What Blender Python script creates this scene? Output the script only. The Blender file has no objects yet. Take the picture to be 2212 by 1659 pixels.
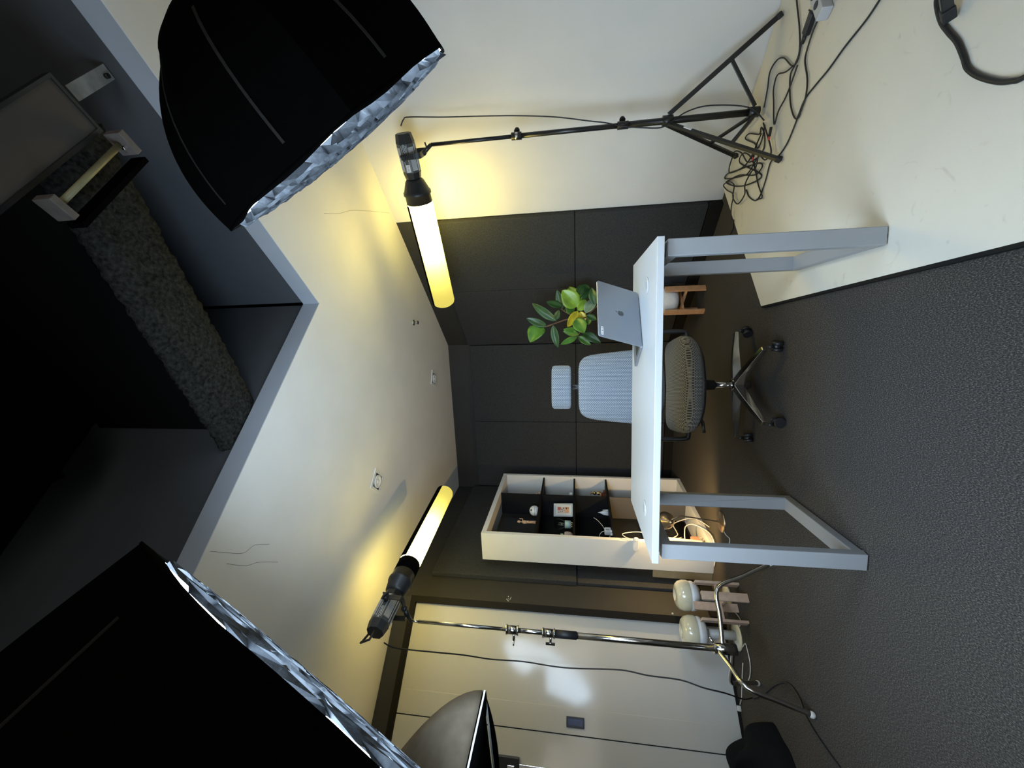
import bpy, bmesh, math, random
from mathutils import Vector, Matrix
V = Vector
R = math.radians
random.seed(7)
sc = bpy.context.scene
COL = sc.collection

# ------------------------------------------------------------------ camera
F, PIT, ROL = 880.0, R(8.95), R(0.33)
EYE = V((0, 0, 1.03))
fw = V((0, math.cos(PIT), math.sin(PIT)))
up = V((0, -math.sin(PIT), math.cos(PIT)))
rt = V((1, 0, 0))
cx = -(rt * math.sin(ROL) + up * math.cos(ROL))     # phone held on its side: picture right = down
cy = rt * math.cos(ROL) - up * math.sin(ROL)
cz = -fw
cam_d = bpy.data.cameras.new('camera')
cam_d.sensor_fit = 'HORIZONTAL'
cam_d.sensor_width = 36
cam_d.lens = 36 * F / 2212
cam_d.clip_start = 0.02
cam = bpy.data.objects.new('camera', cam_d)
COL.objects.link(cam)
m = Matrix.Identity(4)
for i in range(3):
    m[i][0], m[i][1], m[i][2], m[i][3] = cx[i], cy[i], cz[i], EYE[i]
cam.matrix_world = m
sc.camera = cam

# ------------------------------------------------------------------ world, exposure
w = bpy.data.worlds.new('world')
sc.world = w
w.use_nodes = True
bg = w.node_tree.nodes['Background']
bg.inputs[0].default_value = (0.55, 0.6, 0.7, 1)
bg.inputs[1].default_value = 0.05
sc.view_settings.view_transform = 'Standard'
sc.view_settings.look = 'None'
sc.view_settings.gamma = 1
sc.view_settings.use_curve_mapping = False
sc.view_settings.exposure = -0.3
SOFT_POWER = 25.0        # radiance of the softbox diffusers
TUBE_POWER = 26.0         # radiance of the tube lamps

# added fill light behind the camera, lifts the dim front of the room
def area(name, loc, target, sx, sy, power, color):
    d = bpy.data.lights.new(name, 'AREA')
    d.shape = 'RECTANGLE'
    d.size, d.size_y = sx, sy
    d.energy, d.color = power, color
    o = bpy.data.objects.new(name, d)
    COL.objects.link(o)
    o.location = loc
    o.rotation_euler = (V(target) - V(loc)).to_track_quat('-Z', 'Y').to_euler()
    return o
area('rear_fill_light', (0.4, -2.0, 1.3), (0.1, 3, 1.7), 2.6, 1.2, 23, (1.0, 0.96, 0.91))

# ------------------------------------------------------------------ materials
MATS = {}
def nm(name, color, rough=0.6, metal=0.0, noise=0.0, nscale=40, bump=0.0, bscale=200, spec=0.5, coat=0.0, sheen=0.0):
    if name in MATS: return MATS[name]
    mt = bpy.data.materials.new(name); mt.use_nodes = True
    nt = mt.node_tree; b = nt.nodes['Principled BSDF']
    b.inputs['Roughness'].default_value = rough
    b.inputs['Metallic'].default_value = metal
    b.inputs['Specular IOR Level'].default_value = spec
    b.inputs['Coat Weight'].default_value = coat
    b.inputs['Sheen Weight'].default_value = sheen
    tc = nt.nodes.new('ShaderNodeTexCoord')
    n = nt.nodes.new('ShaderNodeTexNoise'); n.inputs['Scale'].default_value = nscale; n.inputs['Detail'].default_value = 6
    nt.links.new(tc.outputs['Object'], n.inputs['Vector'])
    mp = nt.nodes.new('ShaderNodeMapRange')
    mp.inputs['From Min'].default_value = 0.3; mp.inputs['From Max'].default_value = 0.7
    mp.inputs['To Min'].default_value = 1 - noise; mp.inputs['To Max'].default_value = 1 + noise
    nt.links.new(n.outputs['Fac'], mp.inputs['Value'])
    mx = nt.nodes.new('ShaderNodeVectorMath'); mx.operation = 'SCALE'
    mx.inputs[0].default_value = color[:3]
    nt.links.new(mp.outputs['Result'], mx.inputs['Scale'])
    nt.links.new(mx.outputs['Vector'], b.inputs['Base Color'])
    if bump:
        n2 = nt.nodes.new('ShaderNodeTexNoise'); n2.inputs['Scale'].default_value = bscale; n2.inputs['Detail'].default_value = 5
        nt.links.new(tc.outputs['Object'], n2.inputs['Vector'])
        bp = nt.nodes.new('ShaderNodeBump'); bp.inputs['Strength'].default_value = bump; bp.inputs['Distance'].default_value = 0.01
        nt.links.new(n2.outputs['Fac'], bp.inputs['Height'])
        nt.links.new(bp.outputs['Normal'], b.inputs['Normal'])
    MATS[name] = mt
    return mt

wall_white = nm('wall_white', (0.62, 0.61, 0.58), 0.75, noise=0.03, nscale=3, bump=0.03, bscale=60)
ceil_white = nm('ceiling_white', (0.74, 0.735, 0.70), 0.8, noise=0.03, nscale=4, bump=0.02, bscale=40)
wall_black = nm('wall_black', (0.022, 0.021, 0.019), 0.7, noise=0.1, nscale=6)
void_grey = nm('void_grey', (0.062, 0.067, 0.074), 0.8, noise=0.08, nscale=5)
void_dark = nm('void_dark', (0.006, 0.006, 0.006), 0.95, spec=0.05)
fascia_m = nm('fascia_pale_grey', (0.37, 0.40, 0.44), 0.7, noise=0.03, nscale=6)
felt = nm('felt_charcoal', (0.040, 0.041, 0.042), 0.95, noise=0.25, nscale=120, bump=0.2, bscale=500, spec=0.1)
black_trim = nm('black_trim', (0.010, 0.009, 0.008), 0.75, spec=0.15)
gloss_white = nm('gloss_white', (0.50, 0.495, 0.48), 0.11, noise=0.02, nscale=3, spec=0.5)
desk_white = nm('desk_white', (0.46, 0.47, 0.47), 0.35, noise=0.02, nscale=8)
metal_white = nm('metal_white', (0.27, 0.275, 0.28), 0.4, noise=0.02, nscale=10)
shelf_white = nm('shelf_white', (0.66, 0.65, 0.62), 0.5, noise=0.02, nscale=8)
shelf_black = nm('shelf_black', (0.006, 0.006, 0.0065), 0.6, spec=0.2)
black_plastic = nm('black_plastic', (0.013, 0.013, 0.014), 0.42)
black_metal = nm('black_metal', (0.012, 0.012, 0.012), 0.32)
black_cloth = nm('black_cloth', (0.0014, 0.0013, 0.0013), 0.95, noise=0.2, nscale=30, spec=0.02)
seam_cloth = nm('seam_cloth', (0.020, 0.019, 0.018), 0.9, spec=0.1)
brown_cloth = nm('brown_cloth', (0.13, 0.105, 0.075), 0.95, noise=0.15, nscale=20, spec=0.03)
white_cord = nm('white_cord', (0.62, 0.60, 0.56), 0.5)
rubber = nm('rubber_black', (0.010, 0.010, 0.011), 0.55)
cloth_bag = nm('bag_cloth', (0.006, 0.006, 0.007), 0.95, spec=0.1)
chrome = nm('chrome', (0.62, 0.60, 0.57), 0.18, metal=1.0)
alu = nm('brushed_aluminium', (0.50, 0.48, 0.46), 0.16, metal=1.0)
brass = nm('aged_brass', (0.40, 0.30, 0.20), 0.32, metal=0.9, noise=0.1, nscale=30)
wood = nm('beech_wood', (0.48, 0.34, 0.25), 0.55, noise=0.12, nscale=30)
wood_d = nm('warm_wood', (0.50, 0.27, 0.14), 0.55, noise=0.12, nscale=30)
laptop_m = nm('laptop_grey', (0.25, 0.27, 0.30), 0.42, metal=0.6)
laptop_dk = nm('laptop_keys', (0.03, 0.03, 0.03), 0.5)
logo_m = nm('logo_dark', (0.10, 0.11, 0.115), 0.2, metal=0.8)
cream_gl = nm('cream_glaze', (0.62, 0.58, 0.43), 0.12, noise=0.06, nscale=20, coat=0.6)
opal = nm('opal_white', (0.70, 0.70, 0.70), 0.4)
cardboard = nm('cardboard', (0.34, 0.25, 0.13), 0.8, noise=0.08, nscale=20)
steel_plate = nm('galvanised_steel', (0.30, 0.31, 0.29), 0.6, metal=0.2, noise=0.25, nscale=25)
pipe_m = nm('yellowed_pipe', (0.22, 0.20, 0.10), 0.5, noise=0.2, nscale=20)
panel_grey = nm('panel_grey', (0.055, 0.048, 0.042), 0.7, noise=0.05, nscale=8)
soil = nm('pot_white', (0.72, 0.71, 0.69), 0.6, noise=0.05, nscale=60, bump=0.2)
stem_m = nm('stem_brown', (0.16, 0.09, 0.05), 0.7)
LEAF = [nm('leaf_dark', (0.025, 0.075, 0.020), 0.35, noise=0.3, nscale=14),
        nm('leaf_green', (0.075, 0.20, 0.030), 0.32, noise=0.35, nscale=14),
        nm('leaf_lime', (0.20, 0.34, 0.035), 0.32, noise=0.3, nscale=14),
        nm('leaf_yellow', (0.55, 0.46, 0.03), 0.35, noise=0.3, nscale=16),
        nm('leaf_pale', (0.16, 0.24, 0.16), 0.3, noise=0.45, nscale=18)]
gold = nm('gold', (0.75, 0.55, 0.22), 0.2, metal=1)
mannequin_m = nm('pale_wood', (0.62, 0.38, 0.22), 0.5)
clay = nm('clay_pink', (0.52, 0.40, 0.33), 0.7)
red_m = nm('red_paint', (0.42, 0.09, 0.05), 0.5)
orange_m = nm('orange_paint', (0.62, 0.28, 0.12), 0.5)
teal_m = nm('pale_teal', (0.32, 0.44, 0.40), 0.45)
amber_m = nm('amber_wood', (0.16, 0.05, 0.03), 0.3)
lamp_grey = nm('lamp_housing_grey', (0.075, 0.075, 0.07), 0.4, metal=0.3)
silver_strip = nm('silver_strip', (0.45, 0.44, 0.42), 0.35, metal=0.5)
label_white = nm('label_white', (0.7, 0.7, 0.68), 0.5)
coral = nm('coral_plastic', (0.70, 0.22, 0.14), 0.5)
eggcloth = nm('grid_fabric', (0.030, 0.033, 0.037), 0.8, noise=0.6, nscale=14, bump=0.5, bscale=40, spec=0.1)

def carpet_mat():
    mt = bpy.data.materials.new('carpet'); mt.use_nodes = True
    nt = mt.node_tree; b = nt.nodes['Principled BSDF']
    b.inputs['Roughness'].default_value = 0.95; b.inputs['Specular IOR Level'].default_value = 0.1
    tc = nt.nodes.new('ShaderNodeTexCoord')
    n = nt.nodes.new('ShaderNodeTexNoise'); n.inputs['Scale'].default_value = 380; n.inputs['Detail'].default_value = 4; n.inputs['Roughness'].default_value = 0.75
    mpg = nt.nodes.new('ShaderNodeMapping'); mpg.inputs['Scale'].default_value = (1, 0.45, 1); mpg.inputs['Rotation'].default_value = (0, 0, R(57))
    nt.links.new(tc.outputs['Object'], mpg.inputs['Vector']); nt.links.new(mpg.outputs['Vector'], n.inputs['Vector'])
    cr = nt.nodes.new('ShaderNodeValToRGB')
    e = cr.color_ramp.elements
    e[0].position = 0.33; e[0].color = (0.010, 0.010, 0.010, 1)
    e[1].position = 0.70; e[1].color = (0.20, 0.175, 0.15, 1)
    x = cr.color_ramp.elements.new(0.52); x.color = (0.046, 0.041, 0.036, 1)
    nt.links.new(n.outputs['Fac'], cr.inputs['Fac'])
    nt.links.new(cr.outputs['Color'], b.inputs['Base Color'])
    bp = nt.nodes.new('ShaderNodeBump'); bp.inputs['Strength'].default_value = 0.25; bp.inputs['Distance'].default_value = 0.003
    nt.links.new(n.outputs['Fac'], bp.inputs['Height']); nt.links.new(bp.outputs['Normal'], b.inputs['Normal'])
    return mt
carpet = carpet_mat()

def platform_mat():
    mt = nm('platform_cream', (0.60, 0.565, 0.48), 0.5, noise=0.04, nscale=3)
    nt = mt.node_tree; b = nt.nodes['Principled BSDF']
    src = b.inputs['Base Color'].links[0].from_socket
    tc = nt.nodes.new('ShaderNodeTexCoord')
    n = nt.nodes.new('ShaderNodeTexNoise'); n.inputs['Scale'].default_value = 9; n.inputs['Detail'].default_value = 8; n.inputs['Distortion'].default_value = 2.5
    nt.links.new(tc.outputs['Object'], n.inputs['Vector'])
    cr = nt.nodes.new('ShaderNodeValToRGB'); e = cr.color_ramp.elements
    e[0].position = 0.27; e[0].color = (0.55, 0.52, 0.47, 1); e[1].position = 0.36; e[1].color = (1, 1, 1, 1)
    nt.links.new(n.outputs['Fac'], cr.inputs['Fac'])
    mm = nt.nodes.new('ShaderNodeMixRGB'); mm.blend_type = 'MULTIPLY'; mm.inputs['Fac'].default_value = 0.3
    nt.links.new(src, mm.inputs['Color1']); nt.links.new(cr.outputs['Color'], mm.inputs['Color2'])
    nt.links.new(mm.outputs['Color'], b.inputs['Base Color'])
    return mt
platform_m = platform_mat()

def weave(name, light, dark, sx, axes='xz'):
    mt = bpy.data.materials.new(name); mt.use_nodes = True
    nt = mt.node_tree; b = nt.nodes['Principled BSDF']; b.inputs['Roughness'].default_value = 0.75
    tc = nt.nodes.new('ShaderNodeTexCoord')
    sp = nt.nodes.new('ShaderNodeSeparateXYZ'); cb = nt.nodes.new('ShaderNodeCombineXYZ')
    nt.links.new(tc.outputs['Object'], sp.inputs[0])
    a, c = axes
    if c == 'm':
        mm_ = nt.nodes.new('ShaderNodeMath'); mm_.operation = 'SUBTRACT'; nt.links.new(sp.outputs['Z'], mm_.inputs[0]); nt.links.new(sp.outputs['Y'], mm_.inputs[1]); zsock = mm_.outputs[0]
    else: zsock = sp.outputs[c.upper()]
    nt.links.new(zsock, cb.inputs['X']); nt.links.new(sp.outputs[a.upper()], cb.inputs['Y'])
    br = nt.nodes.new('ShaderNodeTexBrick'); br.inputs['Scale'].default_value = sx
    br.inputs['Color1'].default_value = (*light, 1); br.inputs['Color2'].default_value = (*[v * .9 for v in light], 1)
    br.inputs['Mortar'].default_value = (*dark, 1)
    br.inputs['Mortar Size'].default_value = 0.11; br.inputs['Mortar Smooth'].default_value = 0.4
    br.inputs['Brick Width'].default_value = 0.7; br.inputs['Row Height'].default_value = 0.42
    nt.links.new(cb.outputs[0], br.inputs['Vector'])
    nt.links.new(br.outputs['Color'], b.inputs['Base Color'])
    bp = nt.nodes.new('ShaderNodeBump'); bp.inputs['Strength'].default_value = 0.5; bp.inputs['Distance'].default_value = 0.003; bp.invert = True
    nt.links.new(br.outputs['Fac'], bp.inputs['Height']); nt.links.new(bp.outputs['Normal'], b.inputs['Normal'])
    return mt
weave_blue = weave('weave_back', (0.40, 0.46, 0.52), (0.10, 0.12, 0.145), 50)
weave_seat = weave('weave_seat', (0.27, 0.26, 0.24), (0.02, 0.02, 0.02), 60, 'xm')

def emission(name, c0, c1, s0, s1, axis_len):
    """glowing diffuser; brightest next to its lamp head (object x = 0), weaker towards the far end"""
    mt = bpy.data.materials.new(name); mt.use_nodes = True
    nt = mt.node_tree; nt.nodes.clear()
    out = nt.nodes.new('ShaderNodeOutputMaterial'); em = nt.nodes.new('ShaderNodeEmission')
    tc = nt.nodes.new('ShaderNodeTexCoord'); sp = nt.nodes.new('ShaderNodeSeparateXYZ')
    mp = nt.nodes.new('ShaderNodeMapRange'); mp.inputs['From Max'].default_value = axis_len
    nt.links.new(tc.outputs['Object'], sp.inputs[0]); nt.links.new(sp.outputs['X'], mp.inputs['Value'])
    mx = nt.nodes.new('ShaderNodeMixRGB'); mx.inputs['Color1'].default_value = (*c0, 1); mx.inputs['Color2'].default_value = (*c1, 1)
    pw = nt.nodes.new('ShaderNodeMath'); pw.operation = 'POWER'; pw.inputs[1].default_value = 4.0; iv = nt.nodes.new('ShaderNodeMath'); iv.operation = 'SUBTRACT'; iv.inputs[0].default_value = 1.0; nt.links.new(mp.outputs['Result'], iv.inputs[1]); nt.links.new(iv.outputs[0], pw.inputs[0])
    nt.links.new(pw.outputs[0], mx.inputs['Fac']); nt.links.new(mx.outputs['Color'], em.inputs['Color'])
    m2 = nt.nodes.new('ShaderNodeMapRange'); m2.inputs['From Max'].default_value = 1.0
    m2.inputs['To Min'].default_value = s1; m2.inputs['To Max'].default_value = s0
    nt.links.new(pw.outputs[0], m2.inputs['Value']); nt.links.new(m2.outputs['Result'], em.inputs['Strength'])
    nt.links.new(em.outputs[0], out.inputs[0])
    return mt
def plain_emit(name, c, s):
    mt = bpy.data.materials.new(name); mt.use_nodes = True
    nt = mt.node_tree; nt.nodes.clear()
    out = nt.nodes.new('ShaderNodeOutputMaterial'); em = nt.nodes.new('ShaderNodeEmission')
    em.inputs['Color'].default_value = (*c, 1); em.inputs['Strength'].default_value = s
    nt.links.new(em.outputs[0], out.inputs[0])
    return mt

# ------------------------------------------------------------------ mesh builder
class MB:
    def __init__(s): s.v = []; s.f = []; s.sm = []
    def add(s, vs, fs, smooth=False):
        o = len(s.v); s.v += [V(p) for p in vs]
        for f in fs: s.f.append([i + o for i in f]); s.sm.append(smooth)
        return s
    def box(s, c, size, rz=0.0, mat=None):
        c = V(c); hx, hy, hz = [k / 2 for k in size]
        M = mat if mat else Matrix.Rotation(rz, 3, 'Z')
        vs = [c + M @ V((x, y, z)) for x in (-hx, hx) for y in (-hy, hy) for z in (-hz, hz)]
        return s.add(vs, [(0, 1, 3, 2), (4, 6, 7, 5), (0, 4, 5, 1), (2, 3, 7, 6), (0, 2, 6, 4), (1, 5, 7, 3)])
    def bar(s, p0, p1, w, h, upv=(0, 0, 1)):
        """rectangular bar from p0 to p1, w sideways, h along up"""
        p0, p1 = V(p0), V(p1); d = (p1 - p0).normalized(); u = V(upv)
        if abs(d.dot(u)) > .99: u = V((0, 1, 0))
        a = d.cross(u).normalized(); u = a.cross(d)
        vs = [p + a * (i * w / 2) + u * (j * h / 2) for p in (p0, p1) for i, j in ((-1, -1), (1, -1), (1, 1), (-1, 1))]
        return s.add(vs, [(3, 2, 1, 0), (4, 5, 6, 7), (0, 1, 5, 4), (1, 2, 6, 5), (2, 3, 7, 6), (3, 0, 4, 7)])
    def prism(s, poly, z0, z1):
        n = len(poly); vs = [(x, y, z0) for x, y in poly] + [(x, y, z1) for x, y in poly]
        return s.add(vs, [tuple(range(n - 1, -1, -1)), tuple(range(n, 2 * n))] + [(i, (i + 1) % n, n + (i + 1) % n, n + i) for i in range(n)])
    def frust(s, p0, p1, r0, r1, seg=16, cap=True, smooth=True, ph=0.0):
        p0, p1 = V(p0), V(p1); d = (p1 - p0).normalized()
        u = V((0, 0, 1)) if abs(d.z) < .9 else V((1, 0, 0))
        a = d.cross(u).normalized(); b = d.cross(a)
        vs = []
        for p, r in ((p0, r0), (p1, r1)):
            for k in range(seg):
                t = 2 * math.pi * k / seg + ph
                vs.append(p + a * (r * math.cos(t)) + b * (r * math.sin(t)))
        s.add(vs, [(k, (k + 1) % seg, seg + (k + 1) % seg, seg + k) for k in range(seg)], smooth)
        if cap: s.add(vs, [tuple(range(seg - 1, -1, -1)), tuple(range(seg, 2 * seg))])
        return s
    def tube(s, path, r, seg=8, smooth=True):
        path = [V(p) for p in path]; n = len(path); vs = []
        t = (path[1] - path[0]).normalized(); u = V((0, 0, 1)) if abs(t.z) < .9 else V((1, 0, 0))
        a = t.cross(u).normalized()
        for i, p in enumerate(path):
            t = (path[min(i + 1, n - 1)] - path[max(i - 1, 0)])
            t = t.normalized() if t.length > 1e-9 else V((0, 0, 1))
            a = (a - t * a.dot(t));
            a = a.normalized() if a.length > 1e-6 else t.orthogonal().normalized()
            b = t.cross(a); rr = r[i] if isinstance(r, (list, tuple)) else r
            for k in range(seg):
                q = 2 * math.pi * k / seg; vs.append(p + a * (rr * math.cos(q)) + b * (rr * math.sin(q)))
        fs = [(i * seg + k, i * seg + (k + 1) % seg, (i + 1) * seg + (k + 1) % seg, (i + 1) * seg + k) for i in range(n - 1) for k in range(seg)]
        s.add(vs, fs, smooth)
        s.add(vs, [tuple(range(seg - 1, -1, -1)), tuple(range((n - 1) * seg, n * seg))])
        return s
    def lathe(s, c, prof, seg=32, axis=(0, 0, 1), smooth=True, closed_ends=True):
        """prof: list of (r, h) along the axis"""
        c = V(c); d = V(axis).normalized(); u = V((0, 0, 1)) if abs(d.z) < .9 else V((1, 0, 0))
        a = d.cross(u).normalized(); b = d.cross(a); vs = []
        for r, h in prof:
            for k in range(seg):
                t = 2 * math.pi * k / seg; vs.append(c + d * h + a * (r * math.cos(t)) + b * (r * math.sin(t)))
        n = len(prof)
        s.add(vs, [(i * seg + k, i * seg + (k + 1) % seg, (i + 1) * seg + (k + 1) % seg, (i + 1) * seg + k) for i in range(n - 1) for k in range(seg)], smooth)
        if closed_ends: s.add(vs, [tuple(range(seg - 1, -1, -1)), tuple(range((n - 1) * seg, n * seg))])
        return s
    def ball(s, c, r, sc=(1, 1, 1), seg=16, rings=10):
        prof = [(max(1e-4, math.sin(math.pi * i / rings)), -math.cos(math.pi * i / rings)) for i in range(rings + 1)]
        vs = []
        for q, h in prof:
            for k in range(seg):
                t = 2 * math.pi * k / seg
                vs.append(V(c) + V((r * sc[0] * q * math.cos(t), r * sc[1] * q * math.sin(t), r * sc[2] * h)))
        return s.add(vs, [(i * seg + k, i * seg + (k + 1) % seg, (i + 1) * seg + (k + 1) % seg, (i + 1) * seg + k) for i in range(rings) for k in range(seg)], True)
    def grid(s, fn, nu, nv, smooth=True):
        vs = [fn(i / nu, j / nv) for i in range(nu + 1) for j in range(nv + 1)]
        return s.add(vs, [(i * (nv + 1) + j, (i + 1) * (nv + 1) + j, (i + 1) * (nv + 1) + j + 1, i * (nv + 1) + j + 1) for i in range(nu) for j in range(nv)], smooth)

def link(name, mb, mat, parent=None, bevel=0.0, recalc=True, solid=0.0, subsurf=0):
    inv = parent.matrix_basis.inverted() if parent is not None else None
    if parent is not None and parent.parent is not None:
        inv = (parent.parent.matrix_basis @ parent.matrix_basis).inverted()
    me = bpy.data.meshes.new(name)
    vs = [inv @ p for p in mb.v] if inv else mb.v
    me.from_pydata([tuple(p) for p in vs], [], mb.f)
    for p, sm in zip(me.polygons, mb.sm): p.use_smooth = sm
    me.materials.append(mat)
    if recalc:
        b = bmesh.new(); b.from_mesh(me); bmesh.ops.remove_doubles(b, verts=b.verts, dist=1e-6)
        bmesh.ops.recalc_face_normals(b, faces=b.faces); b.to_mesh(me); b.free()
    o = bpy.data.objects.new(name, me); COL.objects.link(o)
    if parent is not None: o.parent = parent
    if solid:
        q = o.modifiers.new('solid', 'SOLIDIFY'); q.thickness = solid; q.offset = 0
    if subsurf:
        q = o.modifiers.new('sub', 'SUBSURF'); q.levels = q.render_levels = subsurf
    if bevel:
        q = o.modifiers.new('bevel', 'BEVEL'); q.width = bevel; q.segments = 2; q.limit_method = 'ANGLE'
    return o
def thing(name, label, cat, loc=(0, 0, 0), rz=0.0, group=None):
    o = bpy.data.objects.new(name, None); COL.objects.link(o)
    o.empty_display_size = 0.05
    o.matrix_basis = Matrix.Translation(V(loc)) @ Matrix.Rotation(rz, 4, 'Z')
    o['label'] = label; o['category'] = cat
    if group: o['group'] = group
    return o
def tag(o, label, cat, group=None):
    o['label'] = label; o['category'] = cat
    if group: o['group'] = group
    return o
def struct(name, mb, mat, bevel=0.0):
    o = link(name, mb, mat, bevel=bevel); o['kind'] = 'structure'; return o
def dup(root, loc, rz, label, group=None):
    r = root.copy(); COL.objects.link(r)
    r.matrix_basis = Matrix.Translation(V(loc)) @ Matrix.Rotation(rz, 4, 'Z')
    r['label'] = label
    if group: r['group'] = group
    for ch in root.children:
        c = ch.copy(); COL.objects.link(c); c.parent = r
        for g in ch.children:
            d = g.copy(); COL.objects.link(d); d.parent = c
    return r
def smooth_path(pts, k=6):
    pts = [V(p) for p in pts]; out = []
    for i in range(len(pts) - 1):
        p0 = pts[max(i - 1, 0)]; p1 = pts[i]; p2 = pts[i + 1]; p3 = pts[min(i + 2, len(pts) - 1)]
        for j in range(k):
            t = j / k
            out.append(0.5 * ((2 * p1) + (p2 - p0) * t + (2 * p0 - 5 * p1 + 4 * p2 - p3) * t * t + (3 * p1 - p0 - 3 * p2 + p3) * t ** 3))
    out.append(pts[-1]); return out
def textmesh(name, body, size, mat, M, parent, extrude=0.0004):
    cu = bpy.data.curves.new(name, 'FONT'); cu.body = body; cu.size = size; cu.extrude = extrude
    cu.align_x = 'CENTER'; cu.align_y = 'CENTER'
    tmp = bpy.data.objects.new(name + '_src', cu); COL.objects.link(tmp)
    dg = bpy.context.evaluated_depsgraph_get()
    me = bpy.data.meshes.new_from_object(tmp.evaluated_get(dg))
    bpy.data.objects.remove(tmp); bpy.data.curves.remove(cu)
    me.materials.clear(); me.materials.append(mat)
    o = bpy.data.objects.new(name, me); COL.objects.link(o); o.parent = parent
    P = parent.matrix_basis if parent.parent is None else parent.parent.matrix_basis @ parent.matrix_basis
    o.matrix_basis = P.inverted() @ M
    return o
def frame(o, x, y, z):
    M = Matrix.Identity(4)
    for i in range(3): M[i][0], M[i][1], M[i][2], M[i][3] = x[i], y[i], z[i], o[i]
    return M

# ------------------------------------------------------------------ room plan
ZC = 2.45
NR = V((0.8387, 0.5446))                 # outward normal of the right wall
def rwall(y): return V(((2.77 - NR.y * y) / NR.x, y))
PW = V((1.30, 3.085)); RB = V((0.44, 4.41)); BL = V((-1.245, 4.81)); LD = V((-1.69, 3.08))
DD = V((-0.8387, -0.5446))               # the door wall runs this way, to the left and nearer
O1 = V((0.459, 2.09))                    # corner of the ceiling opening
E1 = V((0.561, -0.828)).normalized(); E2 = V((-0.836, -0.549)).normalized()
def wallseg(name, a, b, z0, z1, mat, t=0.1, side=1):
    a, b = V(a), V(b); d = (b - a).normalized(); n = V((-d.y, d.x)) * (t * side)
    return struct(name, MB().prism([tuple(a), tuple(b), tuple(b + n), tuple(a + n)], z0, z1), mat)

struct('floor', MB().box((0.3, 1.2, -0.05), (9, 9, 0.1)), carpet)
RR = rwall(-2.6)
wallseg('wall_right', RR, PW, 0, ZC, wall_white, side=-1)
wallseg('wall_right_alcove', PW, RB, 0, ZC, wall_black, side=-1)
wallseg('wall_back', RB, BL, 0, ZC, wall_black, side=-1)
wallseg('wall_left', BL, LD, 0, ZC, wall_black, side=-1)
LE = LD + DD * 3.2
wallseg('wall_door', LD, LE, 2.325, ZC, wall_black, side=-1)
wallseg('wall_rear_left', LE, (-4.1, -2.6), 0, 3.4, void_grey, side=-1)
wallseg('wall_rear', (-4.1, -2.6), RR, 0, 3.4, wall_white, side=-1)
# ceiling slab with the open corner above the photographer
edge_r = O1 + E1 * 5.6
poly = [O1, edge_r, V((edge_r.x + .3, -2.6)), RR, PW, RB, BL, LD, LE, O1 + E2 * 3.4]
poly = [tuple(p) for p in poly]
struct('ceiling', MB().prism(poly, ZC, ZC + 0.004), ceil_white)
# fascia boards round the opening and the bulkheads above them
def band(name, a, d, ln, nrm, z0, z1, t, mat, off=0.0):
    a = V(a) + V(nrm) * off; b = a + V(d) * ln; n = V(nrm) * t
    return struct(name, MB().prism([tuple(a), tuple(b), tuple(b + n), tuple(a + n)], z0, z1), mat)
nr1 = V((-E1.y, E1.x)); nr1 = nr1 if nr1.x > 0 else -nr1       # away from the opening, to the right
nr2 = V((-E2.y, E2.x)); nr2 = nr2 if nr2.y > 0 else -nr2       # away from the opening, to the back
band('trim_1', O1 - E1 * 0.0, E1, 5.5, nr1, ZC + 0.0045, ZC + 0.10, 0.05, fascia_m)
band('trim_2', O1, E2, 3.3, nr2, ZC + 0.0045, ZC + 0.10, 0.05, fascia_m)
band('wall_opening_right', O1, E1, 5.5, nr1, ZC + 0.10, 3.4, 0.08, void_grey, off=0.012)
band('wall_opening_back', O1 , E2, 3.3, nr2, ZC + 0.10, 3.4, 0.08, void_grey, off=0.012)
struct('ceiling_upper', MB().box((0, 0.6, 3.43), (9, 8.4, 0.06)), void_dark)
# hairline cracks in the plaster
for i, c in enumerate([[(0.985, 2.137), (1.05, 2.29), (1.122, 2.431), (1.22, 2.66), (1.325, 2.958)],
                       [(-0.648, 1.394), (-0.669, 1.447), (-0.721, 1.551), (-0.706, 1.615), (-0.741, 1.703)],
                       [(-0.725, 1.468), (-0.776, 1.563), (-0.798, 1.641), (-0.852, 1.756)]]):
    mbc = MB(); pts = smooth_path([(x + random.uniform(-.006, .006), y, ZC - 0.0003) for x, y in c], 4)
    mbc.tube(pts, 0.0009, 4); struct('trim_%d' % (3 + i), mbc, nm('crack', (0.25, 0.23, 0.2), 0.9))

# baseboards
def wside(a, b, off0, off1, z0, z1, s0=0.0, s1=0.0):
    """box along the room side of a wall from a to b (room lies to the left of a->b)"""
    a, b = V(a), V(b); d = (b - a).normalized(); n = V((-d.y, d.x))
    a = a + d * s0; b = b - d * s1
    return MB().prism([tuple(a + n * off0), tuple(b + n * off0), tuple(b + n * off1), tuple(a + n * off1)], z0, z1)
struct('baseboard_right', wside(PW, RB, 0, 0.055, 0, 0.09), black_trim, bevel=0.003)
struct('baseboard_back', wside(RB, BL, 0, 0.055, 0, 0.09, 0.05, 0.05), black_trim, bevel=0.003)
struct('baseboard_left', wside(BL, LD, 0, 0.035, 0, 0.09, 0.05, 0.0), black_trim, bevel=0.003)

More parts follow.
